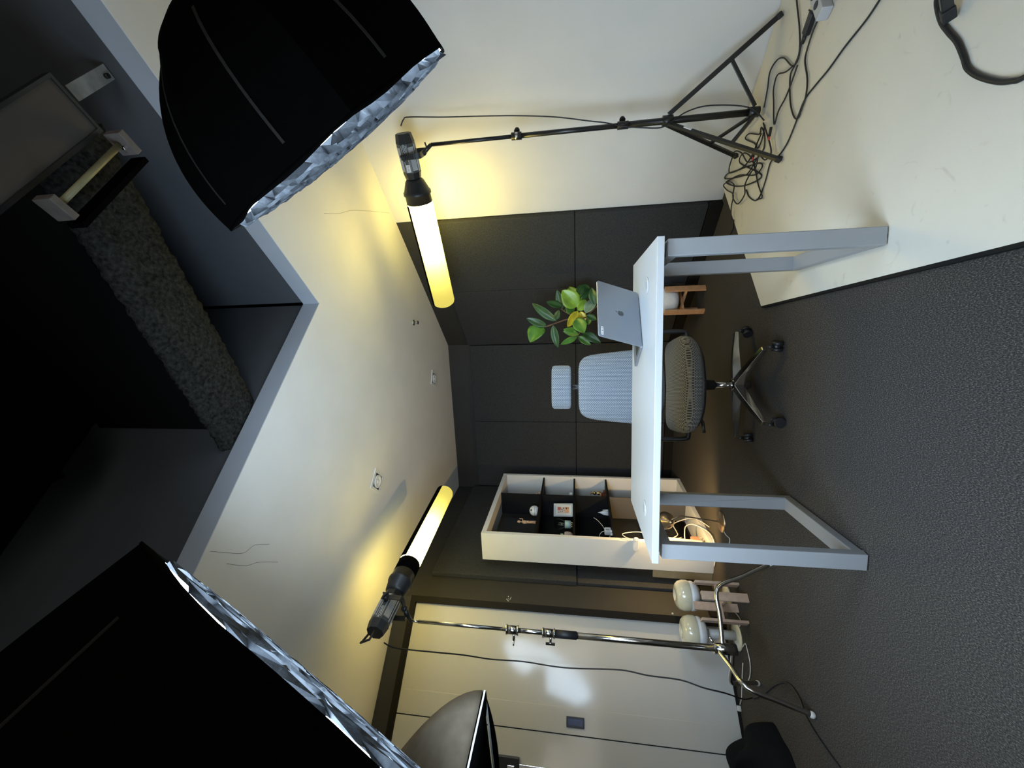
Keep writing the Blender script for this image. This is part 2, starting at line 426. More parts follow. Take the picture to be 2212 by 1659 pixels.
# acoustic panels
def panel(a, b, s0, s1, z0, z1, label, t=0.045, off=0.002, m_=felt):
    a, b = V(a), V(b); L = (b - a).length
    o = link('acoustic_panel', wside(a, b, off, off + t, z0, z1, s0, L - s1), m_, bevel=0.006)
    tag(o, label, 'acoustic panel', 'charcoal felt panels round the alcove'); return o
LR, LBk, LL = (RB - PW).length, (BL - RB).length, (LD - BL).length
G = 0.003
panel(PW, RB, 0.004, 0.74, 1.035, 2.20, 'upper charcoal felt wall panel next to the white wall, behind the tube lamp')
panel(PW, RB, 0.74 + G, LR - 0.05, 1.035, 2.20, 'upper charcoal felt wall panel behind the plant, right of the alcove corner')
panel(PW, RB, 0.004, 0.74, 0.095, 1.03, 'lower charcoal felt wall panel next to the white wall')
panel(PW, RB, 0.74 + G, LR - 0.05, 0.095, 1.03, 'lower charcoal felt wall panel behind the laptop and plant stand')
panel(RB, BL, 0.004, 0.88, 1.035, 2.19, 'upper charcoal felt panel on the back wall behind the chair headrest')
panel(RB, BL, 0.88 + G, LBk - 0.05, 1.035, 2.19, 'upper charcoal felt panel on the back wall nearest the bookcase')
panel(RB, BL, 0.004, 0.88, 0.095, 1.03, 'lower charcoal felt panel on the back wall behind the chair back')
panel(RB, BL, 0.88 + G, LBk - 0.05, 0.095, 1.03, 'lower charcoal felt panel on the back wall beside the bookcase')
panel(BL, LD, 0.05, LL - 0.24, 1.035, 2.25, 'upper charcoal felt panel behind the white bookcase with a free end edge')
panel(BL, LD, 0.05, LL - 0.25, 0.095, 1.03, 'lower charcoal felt panel behind the white bookcase', t=0.03)

# ------------------------------------------------------------------ door wall
def dpt(s, off=0.0, z=0.0):
    p = LD + DD * s + V((0.5446, -0.8387)) * off
    return V((p.x, p.y, z))
def dbox(s0, s1, o0, o1, z0, z1):
    return MB().prism([tuple(dpt(s, o).xy) for s, o in ((s0, o0), (s1, o0), (s1, o1), (s0, o1))], z0, z1)
fr = dbox(-0.01, 0.035, -0.02, 0.03, 0, 2.325)
fr.v += []
mbf = MB(); mbf.add(fr.v, fr.f)
t2 = dbox(0.035, 3.2, -0.02, 0.03, 2.285, 2.325); mbf.add(t2.v, t2.f)
struct('trim_6', mbf, black_trim)
d1 = struct('door_1', dbox(0.036, 0.72, -0.03, 0.0, 0.02, 2.284), gloss_white)
link('stile', dbox(0.58, 0.72, 0.0, 0.004, 0.02, 2.283), gloss_white, d1, bevel=0.002)
d2 = struct('door_2', dbox(0.726, 3.2, -0.03, 0.0, 0.02, 2.284), gloss_white)
struct('trim_7', dbox(0.0, 3.2, -0.06, -0.031, 0.0, 2.325), black_trim)
struct('trim_8', dbox(0.0, 3.2, -0.03, 0.0, 0.0, 0.018), black_trim)
# recessed pull on door 1
pl = MB()
for a in (dbox(0.626, 0.636, 0.0041, 0.0101, 0.990, 1.106), dbox(0.674, 0.684, 0.0041, 0.0101, 0.990, 1.106),
          dbox(0.636, 0.674, 0.0041, 0.0101, 0.990, 1.000), dbox(0.636, 0.674, 0.0041, 0.0101, 1.096, 1.106)):
    pl.add(a.v, a.f)
hp = link('recessed_pull', pl, black_plastic, d1, bevel=0.001)
link('pull_cup', dbox(0.636, 0.674, 0.0041, 0.0065, 1.0, 1.096), nm('pull_inner', (0.03, 0.035, 0.06), 0.2, metal=0.6), hp)
# lock fitting at the lower edge of the photo
lk = thing('door_lock', 'black box-shaped lock fitting on the white door at the photo edge', 'lock', dpt(0.92, 0, 1.47))
link('case', dbox(0.862, 0.98, 0.001, 0.045, 1.405, 1.55), black_plastic, lk, bevel=0.004)
link('latch_bar', dbox(0.90, 0.925, 0.046, 0.056, 1.43, 1.475), chrome, lk, bevel=0.002)
link('rod', dbox(0.895, 0.915, 0.001, 0.02, 1.10, 1.404), chrome, lk, bevel=0.002)
# small white marks on the black wall beside the frame
st = V((-1.683, 3.096)); wl_d = (LD - BL).normalized(); wn = V((-wl_d.y, wl_d.x))
mk = MB()
def wp(s, z, off=0.0015): q = LD - wl_d * s + wn * off; return V((q.x, q.y, z))
for a, b in (((0.055, 1.573), (0.040, 1.567)), ((0.040, 1.567), (0.030, 1.555)), ((0.060, 1.560), (0.040, 1.555)), ((0.075, 1.543), (0.048, 1.548)), ((0.045, 1.576), (0.052, 1.570))):
    mk.bar(wp(*a), wp(*b), 0.004, 0.002, (0, 0, 1))
mk.ball(wp(0.078, 1.565), 0.004)
tag(link('paint_mark', mk, label_white), 'small white squiggle of paint on the black wall beside the door frame', 'mark')
tag(link('wall_hook', MB().box(wp(0.03, 0.347, 0.004), (0.012, 0.006, 0.012)), label_white), 'tiny white clip low on the black wall above the mushroom lamps', 'clip')

# ------------------------------------------------------------------ cream stage platform
pf = MB().prism([(1.345, 3.005), (0.422, 2.434), (0.15, -1.1), tuple(rwall(-1.1) - V((0.01, 0)))], 0.004, 0.02)
tag(link('stage_platform', pf, platform_m), 'large cream painted floor board with a black edge along the right wall', 'platform')
pe = MB(); a, b, c = V((1.345, 3.005)), V((0.422, 2.434)), V((0.15, -1.1))
pe.bar((*a, 0.009), (*b, 0.009), 0.012, 0.018); pe.bar((*b, 0.009), (*c, 0.009), 0.022, 0.018)
link('edge_strip', pe, black_trim, bpy.data.objects['stage_platform'])

# ------------------------------------------------------------------ ceiling downlights
def downlight(x, y, rz, label):
    t = thing('ceiling_downlight', label, 'ceiling light', (x, y, ZC), rz, 'recessed downlights in the white ceiling')
    M = t.matrix_basis
    f_ = MB()
    for cxx, cyy, sx, sy in ((-.062, 0, .022, .146), (.062, 0, .022, .146), (0, -.062, .102, .022), (0, .062, .102, .022)):
        f_.box((cxx, cyy, -.004), (sx, sy, .008))
    f_.v = [M @ p for p in f_.v]; link('trim_frame', f_, label_white, t, bevel=.001)
    k = MB().box((0, 0, -.0015), (.102, .102, .002)); k.v = [M @ p for p in k.v]; link('dark_recess', k, black_plastic, t)
    k = MB().lathe((0, 0, -.003), [(.046, 0), (.046, -.010), (.034, -.010), (.030, -.004), (.012, -.003), (.010, -.012), (.0005, -.012)], 28)
    k.v = [M @ p for p in k.v]; link('lamp_ring', k, opal, t)
    return t
downlight(0.058, 3.94, R(13), 'square recessed ceiling downlight farther away, above the desk chair')
downlight(-0.695, 2.742, R(32), 'square recessed ceiling downlight nearer, between the two tube lamps')
sp = thing('sprinkler', 'small round metal sprinkler head in the ceiling near the right tube lamp', 'sprinkler', (0.548, 3.427, ZC))
link('collar', MB().lathe((0.548, 3.427, ZC), [(.024, 0), (.028, -.004), (.012, -.012), (.0005, -.013)], 20), alu, sp)
k = MB(); k.bar((0.54, 3.427, ZC - .013), (0.54, 3.427, ZC - .04), .004, .006); k.bar((0.556, 3.427, ZC - .013), (0.556, 3.427, ZC - .04), .004, .006); k.frust((0.548, 3.427, ZC - .04), (0.548, 3.427, ZC - .043), .017, .017)
link('deflector', k, chrome, sp)

# ------------------------------------------------------------------ things in the ceiling opening
# sprayed steel beam
B0, B1 = V((0.788, 1.18)), V((-0.039, 1.754)); bd = (B1 - B0).normalized(); bn = V((-bd.y, bd.x))
def beam_fn(sgn):
    pass
bm_ = MB()
prof = [(-.12, 2.57), (-.06, 2.562), (.0, 2.56), (.06, 2.562), (.12, 2.57), (.135, 2.60), (.12, 2.625), (.0, 2.63), (-.12, 2.625), (-.135, 2.60)]
A0 = B0 - bd * 0.10; A1 = B1 + bd * 0.22
n = 90; vs = []
for i in range(n + 1):
    c0 = A0.lerp(A1, i / n) + bn * 0.135
    for (o_, z_) in prof:
        j = random.uniform(-.006, .006)
        q = c0 + bn * (o_ + j); vs.append((q.x, q.y, z_ + random.uniform(-.006, .006)))
k = len(prof)
bm_.add(vs, [(i * k + j, i * k + (j + 1) % k, (i + 1) * k + (j + 1) % k, (i + 1) * k + j) for i in range(n) for j in range(k)], True)
bm_.add(vs, [tuple(range(k)), tuple(range(n * k, n * k + k))])
beam_m = nm('sprayed_fireproofing', (0.024, 0.024, 0.021), 0.95, noise=0.7, nscale=70, bump=1.0, bscale=90, spec=0.1)
wb0, wb1 = A0 + bn * .135, A1 + bn * .135
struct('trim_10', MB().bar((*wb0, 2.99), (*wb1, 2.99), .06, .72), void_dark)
o = link('steel_beam', bm_, beam_m, recalc=True); o['kind'] = 'structure'; o.name = 'trim_9'

hp_ = thing('ceiling_panel_light', 'flat grey rectangular panel fixture hanging dark in the ceiling opening', 'ceiling fixture', (0.5, 0.85, 2.50))
pv = [V((0.80, 1.02)), V((1.135, 1.236)), V((1.062, 1.385)), V((0.56, 1.075))]
pv[0] = V((0.86, 1.06)); 
ax = V((0.84, 0.545)); ay = V((-0.545, 0.84))
pc = V((0.838, 0.998))
def pq(u, v_): q = pc - ax * u + ay * v_; return (q.x, q.y)
link('panel', MB().prism([pq(0, -.07), pq(.9, -.07), pq(.9, .065), pq(0, .065)], 2.50, 2.52), panel_grey, hp_)
k = MB()
for a in ([pq(-.01, -.08), pq(.91, -.08), pq(.91, -.07), pq(-.01, -.07)], [pq(-.01, .065), pq(.91, .065), pq(.91, .077), pq(-.01, .077)], [pq(-.01, -.07), pq(0, -.07), pq(0, .065), pq(-.01, .065)]):
    k.prism(a, 2.496, 2.525)
link('frame', k, black_metal, hp_)
br_ = thing('steel_bracket', 'galvanised steel bracket plate fixed in the ceiling opening by the grey panel', 'bracket', (1.0, 1.10, 2.62))
k = MB(); k.bar((0.936, 1.068, 2.615), (1.085, 1.172, 2.615), 0.045, 0.004)
link('plate', k, steel_plate, br_, bevel=.001)
link('bolt', MB().frust((1.06, 1.16, 2.60), (1.06, 1.16, 2.612), .008, .008, 10), black_metal, br_)
pp = thing('pipe_fitting', 'short yellowed pipe with a square end plate at each end under the beam', 'pipe', (0.63, 1.0, 2.45))
link('pipe', MB().tube([(0.513, .929, 2.45), (0.758, 1.076, 2.45)], 0.009, 12), pipe_m, pp)
for (x, y) in ((0.495, .919), (0.774, 1.088)):
    link('end_plate', MB().box((x, y, 2.45), (.022, .068, .06), R(31)), nm('dull_plate', (0.12, 0.105, 0.095), 0.6, noise=.15), pp, bevel=.002)
    link('bolt', MB().frust((x + (.018 if x < .6 else -.018), y, 2.44), (x + (.018 if x < .6 else -.018), y, 2.45), .005, .005, 8), chrome, pp)
k = MB().bar((0.48, 1.0, 2.50), (0.775, 1.18, 2.50), .016, .056)
link('backing_channel', k, black_cloth, pp)
# dark insulation sheet hanging in the opening, ragged edge
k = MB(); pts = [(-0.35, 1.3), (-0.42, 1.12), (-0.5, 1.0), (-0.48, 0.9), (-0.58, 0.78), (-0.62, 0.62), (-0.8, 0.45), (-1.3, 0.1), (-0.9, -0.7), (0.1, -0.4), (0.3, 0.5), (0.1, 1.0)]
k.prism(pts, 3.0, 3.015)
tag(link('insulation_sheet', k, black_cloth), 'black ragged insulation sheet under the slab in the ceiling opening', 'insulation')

# ------------------------------------------------------------------ desk
FLc, FRc, BRc, BLc = V((-.684, 1.609)), V((.508, 1.469)), V((.574, 2.066)), V((-.618, 2.206))
dx = (FRc - FLc).normalized(); dy = V((-dx.y, dx.x)); DA = math.atan2(dx.y, dx.x)
dc = (FLc + BRc) / 2
desk = thing('desk', 'white rectangular office desk on pale metal loop legs in the middle of the room', 'desk', (dc.x, dc.y, 0), DA)
def dk(u, v_, z): q = FLc + dx * u + dy * v_; return V((q.x, q.y, z))
k = MB().box(tuple(dk(0.6, 0.3, 0.7375)), (1.2, 0.6, 0.025), DA)
link('desktop', k, desk_white, desk, bevel=0.0015)
for side, u in (('l', 0.034), ('r', 1.166)):
    z0 = 0.004 if side == 'l' else 0.024
    k = MB(); W, D = 0.06, 0.032
    for v0 in (0.045, 0.565):
        k.box(tuple(dk(u, v0, (z0 + 0.708) / 2)), (W, D, 0.708 - z0), DA)
    k.box(tuple(dk(u, 0.305, z0 + 0.018)), (W, 0.488, 0.036), DA)
    k.box(tuple(dk(u, 0.305, 0.690)), (W, 0.488, 0.036), DA)
    leg = link('leg_frame', k, metal_white, desk, bevel=0.003)
    for v0 in (0.05, 0.56):
        link('foot', MB().frust(tuple(dk(u, v0, z0 - 0.004)), tuple(dk(u, v0, z0 + .001)), .016, .016, 12), rubber, leg)
k = MB(); k.box(tuple(dk(0.6, 0.12, 0.716)), (1.06, 0.04, 0.015), DA); k.box(tuple(dk(0.6, 0.48, 0.716)), (1.06, 0.04, 0.015), DA)
link('underframe', k, black_metal, desk)
for u, v_ in ((1.055, 0.19), (0.145, 0.17)):
    c = dk(u, v_, 0.75); k = MB().lathe(tuple(c), [(.030, 0), (.034, .0015), (.030, .003), (.0005, .003)], 28)
    g = link('cable_grommet', k, desk_white, desk)
    link('slot', MB().box((c.x, c.y, .7534), (.03, .008, .001), DA + .4), nm('slot_grey', (.25, .27, .3), .5), g)

# laptop
hR, hL = V((.392, 1.897, .7505)), V((.151, 1.790, .7505))
lx = (hR - hL).normalized(); ly = V((-lx.y, lx.x, 0)); lc = (hR + hL) / 2
lap = thing('laptop', 'open silver grey laptop on the desk, lid back facing the camera', 'laptop', tuple(lc), math.atan2(lx.y, lx.x))
def slab(o_, a, b, nrm, w, h, t, r, seg=6):
    """rounded rectangle, centre of lower edge at o_, a across, b up"""
    pts = []
    for cx_, cy_, a0 in ((w / 2 - r, h - r, 0), (-w / 2 + r, h - r, 90), (-w / 2 + r, r, 180), (w / 2 - r, r, 270)):
        for i in range(seg + 1):
            q = R(a0 + 90 * i / seg); pts.append((cx_ + r * math.cos(q), cy_ + r * math.sin(q)))
    n_ = len(pts); vs_ = [o_ + a * x + b * y + nrm * z for z in (0, t) for x, y in pts]
    return MB().add(vs_, [tuple(range(n_ - 1, -1, -1)), tuple(range(n_, 2 * n_))] + [(i, (i + 1) % n_, n_ + (i + 1) % n_, n_ + i) for i in range(n_)])
base = link('base', slab(lc, lx, ly, V((0, 0, 1)), .26, .19, .010, .010), laptop_m, lap, bevel=.001)
link('keyboard', slab(lc + ly * .03 + V((0, 0, .0103)), lx, ly, V((0, 0, 1)), .225, .085, .0008, .003), laptop_dk, base)
link('trackpad', slab(lc + ly * .122 + V((0, 0, .0103)), lx, ly, V((0, 0, 1)), .09, .06, .0004, .003), laptop_m, base)
lb = (V((0, 0, 1)) * math.cos(R(29)) - ly * math.sin(R(29))).normalized()
ln_ = lb.cross(lx) if lb.cross(lx).dot(ly) < 0 else lx.cross(lb)          # points to the camera
lo = lc + V((0, 0, .006)) - ly * .002 + lx * .006
lid = link('lid', slab(lo, lx, lb, ln_, .276, .211, .006, .010), laptop_m, lap, bevel=.001)
link('screen', slab(lo - ln_ * .0008 + lb * .01, lx, lb, ln_, .248, .178, .0006, .004), nm('screen_black', (.01, .01, .012), .08), lid)
# logo: fruit shape with a bite and a leaf
cl = lo + lb * .099 + ln_ * .0063
ap = []
N_ = 48
for i in range(N_):
    t = 2 * math.pi * i / N_
    r_ = 1.0 - 0.16 * math.exp(-((math.degrees(t) - 90) / 16) ** 2) - 0.10 * math.exp(-((math.degrees(t) - 270) / 14) ** 2)
    x = r_ * math.cos(t) * 0.92; y = r_ * math.sin(t)
    dd = math.hypot(x - 1.12, y - .12)
    if dd < .42 and dd > 0: x, y = 1.12 + (x - 1.12) / dd * .42, .12 + (y - .12) / dd * .42
    ap.append((x * .0135, y * .0145))
k = MB(); n_ = len(ap)
k.add([cl - lx * x * -1 + lb * y + ln_ * z for z in (0, .0004) for x, y in ap], [tuple(range(n_)), tuple(range(n_, 2 * n_))] + [(i, (i + 1) % n_, n_ + (i + 1) % n_, n_ + i) for i in range(n_)])
lf = [(0.0 + .0045 * math.sin(t) * .5 + s_, .0165 + s_ * 1.1) for t, s_ in ((0, 0), (2.2, .001), (2.4, .004), (1.2, .0065), (-.5, .006), (-1.6, .003))]
k.add([cl + lx * x + lb * y + ln_ * .0004 for x, y in lf], [tuple(range(len(lf)))])
link('logo', k, logo_m, lid, recalc=False)
sp_ = lo + lb * .188 - lx * .110 + ln_ * .0062
link('sticker', slab(sp_, lx, lb, ln_, .040, .011, .0005, .003), label_white, lid)
k = MB()
k.frust(sp_ + lb * .0055 + ln_ * .0006, sp_ + lb * .0055 + ln_ * .001, .0022, .0022, 12)
for s_ in (-1, 1):
    k.tube([sp_ + lx * (s_ * .012) + lb * .008 + ln_ * .0008, sp_ + lx * (s_ * .0145) + lb * .0055 + ln_ * .0008, sp_ + lx * (s_ * .012) + lb * .003 + ln_ * .0008], .0006, 5)
link('sticker_print', k, laptop_dk, lid)

# ------------------------------------------------------------------ office chair
ch = thing('office_chair', 'grey mesh swivel office chair with headrest behind the desk', 'chair', (-0.012, 2.5, 0), R(2))
CM = ch.matrix_basis
def cl_(mb): mb.v = [CM @ p for p in mb.v]; return mb
def pillow(w, d, h, e=4.0, nu=40, nv=26, bend=0.0, bendy=0.0, taper=0.0, cx_=0, cy_=0, cz_=0, axes='xy', nose=0.0):
    """rounded cushion, w x d plan, h thick"""
    mb = MB(); vs_ = []
    for i in range(nv + 1):
        ph = math.pi * (i / nv - .5)
        for j in range(nu):
            th = 2 * math.pi * j / nu
            f_ = lambda q, p_: math.copysign(abs(q) ** p_, q)
            cpe = f_(math.cos(ph), .3)
            x = w / 2 * cpe * f_(math.cos(th), 2 / e); y = d / 2 * cpe * f_(math.sin(th), 2 / e); z = h / 2 * f_(math.sin(ph), .8)
            x *= 1 - taper * (y / (d / 2))
            z += bend * (x / (w / 2)) ** 2 + bendy * (y / (d / 2)) ** 2 - nose * max(0, -y / (d / 2)) ** 3
            p = (x, y, z) if axes == 'xy' else (x, -z, y)
            vs_.append(V((p[0] + cx_, p[1] + cy_, p[2] + cz_)))
    mb.add(vs_, [(i * nu + j, i * nu + (j + 1) % nu, (i + 1) * nu + (j + 1) % nu, (i + 1) * nu + j) for i in range(nv) for j in range(nu)], True)
    return mb
link('seat', cl_(pillow(.545, .47, .095, 5.0, cz_=.427, bend=.020, nose=.035)), weave_seat, ch)
link('seat_pan', cl_(pillow(.50, .45, .05, 4.6, cz_=.372, bend=.03, nose=.01)), black_plastic, ch)
link('backrest', cl_(pillow(.475, .50, .05, 6.0, cz_=.765, cy_=.28, bend=-.045, taper=.11, axes='xz')), weave_blue, ch)
link('back_shell', cl_(pillow(.40, .44, .03, 4.2, cz_=.745, cy_=.315, bend=-.045, taper=.05, axes='xz')), black_plastic, ch)
link('lumbar_pad', cl_(pillow(.36, .14, .04, 3.5, cz_=.53, cy_=.255, bend=-.02, axes='xz')), nm('pad_grey', (.07, .07, .07), .7), ch)
link('headrest', cl_(pillow(.30, .135, .04, 9, cz_=1.130, cy_=.30, bend=-.035, axes='xz')), weave_blue, ch)
k = MB().tube([(0, .36, .52), (0, .37, .75), (0, .355, .98), (0, .33, 1.08), (0, .315, 1.13)], .013, 10); k.box((0, .345, 1.035), (.03, .03, .05))
link('headrest_stem', cl_(k), black_plastic, ch)
k = MB().bar((0, -.02, .375), (0, .36, .375), .07, .03); k.bar((0, .35, .37), (0, .365, .60), .07, .025, (0, 1, 0))
link('back_bracket', cl_(k), black_plastic, ch)
k = MB().frust((0, 0, .39), (0, 0, .245), .034, .028, 20); k.box((0, .0, .375), (.16, .22, .05))
link('mechanism', cl_(k), black_plastic, ch)
link('gas_lift', cl_(MB().frust((0, 0, .245), (0, 0, .13), .017, .017, 20)), chrome, ch)
hub = link('hub', cl_(MB().lathe((0, 0, 0), [(.022, .055), (.030, .07), (.036, .13), (.034, .152), (.0005, .155)], 24)), alu, ch)
k = MB().tube([(-.10, -.05, .375), (-.11, -.06, .345), (-.17, -.065, .335), (-.215, -.07, .33)], .004, 8); k.tube([(-.205, -.07, .331), (-.27, -.075, .325)], .009, 8)
link('height_lever', cl_(k), black_plastic, ch)
for s_ in (-1, 1):
    k = MB().tube(smooth_path([(s_ * .18, 0.02, .385), (s_ * .29, .02, .385), (s_ * .315, .02, .41), (s_ * .318, .03, .52), (s_ * .315, .03, .60)]), .014, 10)
    ar = link('armrest', cl_(k), black_plastic, ch)
    link('arm_pad', cl_(pillow(.07, .24, .03, 4, cx_=s_ * .31, cy_=.05, cz_=.61)), black_plastic, ar)
for i in range(5):
    a = R(15 + 72 * i); d = V((math.cos(a), math.sin(a), 0)); s2 = V((-d.y, d.x, 0))
    vs_ = []
    for rr, wd, zt, zb in ((.02, .026, .150, .100), (.10, .024, .142, .096), (.22, .020, .122, .090), (.325, .014, .100, .080)):
        for q in (-1, 1): vs_.append(d * rr + s2 * (q * wd) + V((0, 0, zb)))
        for q in (1, -1): vs_.append(d * rr + s2 * (q * wd * .75) + V((0, 0, zt)))
    fs_ = [(4 * i_ + j, 4 * i_ + (j + 1) % 4, 4 * i_ + 4 + (j + 1) % 4, 4 * i_ + 4 + j) for i_ in range(3) for j in range(4)] + [(0, 1, 2, 3), (12, 13, 14, 15)]
    lg = link('leg', cl_(MB().add(vs_, fs_)), alu, ch, bevel=.003)
    c0 = d * .335; k = MB()
    k.frust(c0 + V((0, 0, .075)), c0 + V((0, 0, .05)), .008, .008, 10)
    ca = R(40 + 75 * i); w_ = V((math.cos(ca), math.sin(ca), 0)); tr = V((-w_.y, w_.x, 0))
    for q in (-1, 1):
        cc = c0 + tr * .012 + V((0, 0, .027)); k.frust(cc + w_ * (q * .008), cc + w_ * (q * .025), .027, .025, 20)
    cc = c0 + tr * .012 + V((0, 0, .030)); k.frust(cc - w_ * .022, cc + w_ * .022, .020, .020, 14)
    link('caster', cl_(k), black_plastic, lg)

# ------------------------------------------------------------------ bookcase
SA = R(13.27); s_d = V((math.sin(SA), math.cos(SA))); s_n = V((-math.cos(SA), math.sin(SA))); S0 = V((-1.223, 3.265))
shf = thing('bookcase', 'tall white open bookcase with black inner shelves left of the chair', 'bookcase', (S0.x + .06, S0.y + .55, 0), R(-13.27))
def sp3(s, d, z): q = S0 + s_d * s + s_n * d; return V((q.x, q.y, z))
def sbox(s0, s1, d0, d1, z0, z1):
    return MB().prism([tuple(sp3(s, d, 0).xy) for s, d in ((s0, d0), (s1, d0), (s1, d1), (s0, d1))], z0, z1)
SW, SD, SH = 1.11, .245, 1.81
link('side_panel', sbox(0, .034, 0, SD, .0, SH), shelf_white, shf, bevel=.001)
link('side_panel', sbox(SW - .034, SW, 0, SD, .0, SH), shelf_white, shf, bevel=.001)
link('top_panel', sbox(.0341, SW - .0341, 0.0005, SD, SH - .04, SH - .0005), shelf_white, shf, bevel=.001)
link('bottom_panel', sbox(.0341, SW - .0341, 0.0005, SD, 0.0, .034), shelf_white, shf, bevel=.001)
for z in (1.372, 1.055, .735):
    link('shelf', sbox(.0342, SW - .0342, .018, SD - .002, z - .008, z + .008), shelf_black, shf)
link('divider', sbox(.712, .724, .022, SD - .004, .7435, SH - .0405), shelf_black, shf)
link('lower_divider', sbox(.712, .724, .022, SD - .004, .0345, .7265), nm('lower_divider_lamplit', (0.085, 0.078, 0.07), 0.6), shf)  # brown-grey instead of black: the desk lamp's glow put into the colour
link('back_board', sbox(.0345, .711, SD - .006, SD - .002, .7435, 1.3635), shelf_black, shf)
link('cross_strip', sbox(.0345, SW - .0345, SD - .03, SD - .008, .40, .425), shelf_white, shf)

# things on the shelves ------------------------------------------------
zt, z2, z3 = 1.3805, 1.0635, .7435
# wooden jointed figure
mf = thing('wooden_mannequin', 'small jointed wooden artist figure with one arm raised on the top shelf', 'figurine', tuple(sp3(.40, .13, zt)))
c = sp3(.40, .13, zt); L_ = V((s_d.x, s_d.y, 0)); k = MB()
def P(a, z): return c + L_ * a + V((0, 0, z))
link('stand', MB().frust(P(0, 0), P(0, .008), .03, .03, 20), mannequin_m, mf)
k.tube([P(-.01, .008), P(-.008, .05), P(-.006, .085)], [.006, .006, .008], 8); k.tube([P(.018, .02), P(.012, .055), P(.006, .085)], [.005, .006, .008], 8)
k.ball(P(0, .092), .014); k.tube([P(0, .09), P(0, .12), P(0, .14)], [.010, .015, .014], 10); k.ball(P(0, .172), .013, (1, 1, 1.25)); k.tube([P(0, .14), P(0, .165)], .004, 6)
k.tube([P(.012, .14), P(.045, .143), P(.048, .145)], .005, 8); k.tube([P(.048, .143), P(.05, .175)], .0045, 8)
k.tube([P(-.012, .14), P(-.022, .125), P(-.018, .10)], .005, 8)
link('body', k, mannequin_m, mf)
# round white robot speaker
rb = thing('round_desk_gadget', 'white ball-shaped gadget with a dark eye and seam ring on the top shelf', 'gadget', tuple(sp3(.60, .13, zt)))
c = sp3(.60, .13, zt + .050)
link('shell', MB().ball(c, .048, seg=28, rings=18), opal, rb)
link('ring_seam', MB().lathe(c - V((0, 0, .004)), [(.0475, -.001), (.0487, 0), (.0475, .001)], 32, closed_ends=False), black_plastic, rb)
link('eye', MB().ball(c + V((.014, -.034, .026)), .009), black_plastic, rb)
link('ear', MB().ball(c + V((s_d.x * .04, s_d.y * .04, -.036)), .012), opal, rb)
# patterned hat-shaped ornament in the top right bay
ht = thing('painted_ornament', 'small white and red patterned cone ornament in the upper right bay', 'ornament', tuple(sp3(.86, .11, zt)))
c = sp3(.86, .11, zt)
link('cone', MB().lathe(c, [(.042, 0), (.040, .01), (.034, .03), (.024, .055), (.014, .068), (.0005, .074)], 24), nm('ornament_white', (.62, .55, .48), .5), ht)
k = MB()
for h, r_ in ((.012, .0405), (.040, .031)):
    k.lathe(c, [(r_ - .003, h - .003), (r_ + .001, h), (r_ - .004, h + .004)], 24, closed_ends=False)
for i in range(6):
    a = i * math.pi / 3; k.bar(c + V((.039 * math.cos(a), .039 * math.sin(a), .012)), c + V((.030 * math.cos(a + .4), .030 * math.sin(a + .4), .042)), .006, .003)
link('red_pattern', k, red_m, ht)
# white ball in the middle right bay
tag(link('white_ball', MB().ball(sp3(.83, .07, z2 + .022), .022), opal), 'tiny white ball in the middle right bay of the bookcase', 'ball')
# picture frame with abstract print
pfm = thing('picture_frame', 'small white framed print with a red corner leaning on the middle shelf', 'picture frame', tuple(sp3(.545, .10, z2)))
_r = V((-s_n.x, -s_n.y, 0)); _n = V((-s_d.x, -s_d.y, 0))
nh = (_r * .6 + _n * .8).normalized(); fa = (_r * .8 - _n * .6).normalized() * .78; fb = V((0, 0, 1)) * math.cos(R(15)) - nh * math.sin(R(15)); fn = nh * math.cos(R(15)) + V((0, 0, 1)) * math.sin(R(15))
if fn.dot(_n) < 0: fn = -fn
fo = sp3(.56, .085, z2 + .001)
k = MB()
def fbx(x0, x1, y0, y1, z0, z1):
    vs_ = [fo + fa * x + fb * y + fn * z for x in (x0, x1) for y in (y0, y1) for z in (z0, z1)]
    return vs_, [(0, 1, 3, 2), (4, 6, 7, 5), (0, 4, 5, 1), (2, 3, 7, 6), (0, 2, 6, 4), (1, 5, 7, 3)]
for a in ((-.075, .075, 0, .016), (-.075, .075, .168, .184), (-.075, -.059, .016, .168), (.059, .075, .016, .168)): k.add(*fbx(*a, 0, .016))
link('frame', k, desk_white, pfm, bevel=.001)
link('mat_board', MB().add(*fbx(-.059, .059, .016, .168, 0, .007)), nm('mat_cream', (.62, .58, .52), .7), pfm)
pr = link('print', MB().add(*fbx(-.036, .036, .036, .148, .007, .0076)), nm('print_ground', (.58, .42, .33), .7), pfm)
def blob(x, y, rx, ry, z=.0079, n_=7, seed=0):
    rnd = random.Random(seed); pts_ = [fo + fa * (x + rx * math.cos(2 * math.pi * i / n_) * rnd.uniform(.6, 1.2)) + fb * (y + ry * math.sin(2 * math.pi * i / n_) * rnd.uniform(.6, 1.2)) + fn * z for i in range(n_)]
    return pts_, [tuple(range(n_))]
k = MB(); k.add(*fbx(0, .036, .116, .148, .0077, .0079)); link('red_patch', k, red_m, pr)
k = MB(); k.add(*fbx(-.03, .034, .04, .075, .0077, .0079)); link('orange_patch', k, orange_m, pr)
k = MB()
for i, (x, y, a, b) in enumerate(((.01, .105, .01, .006), (-.012, .10, .009, .005), (.02, .088, .012, .006), (-.02, .118, .006, .004), (-.025, .135, .004, .004), (.02, .062, .012, .009), (-.004, .083, .008, .004), (.024, .045, .009, .005))): k.add(*blob(x, y, a, b, .0082, 8, i))
link('ink_shapes', k, black_plastic, pr, recalc=False)
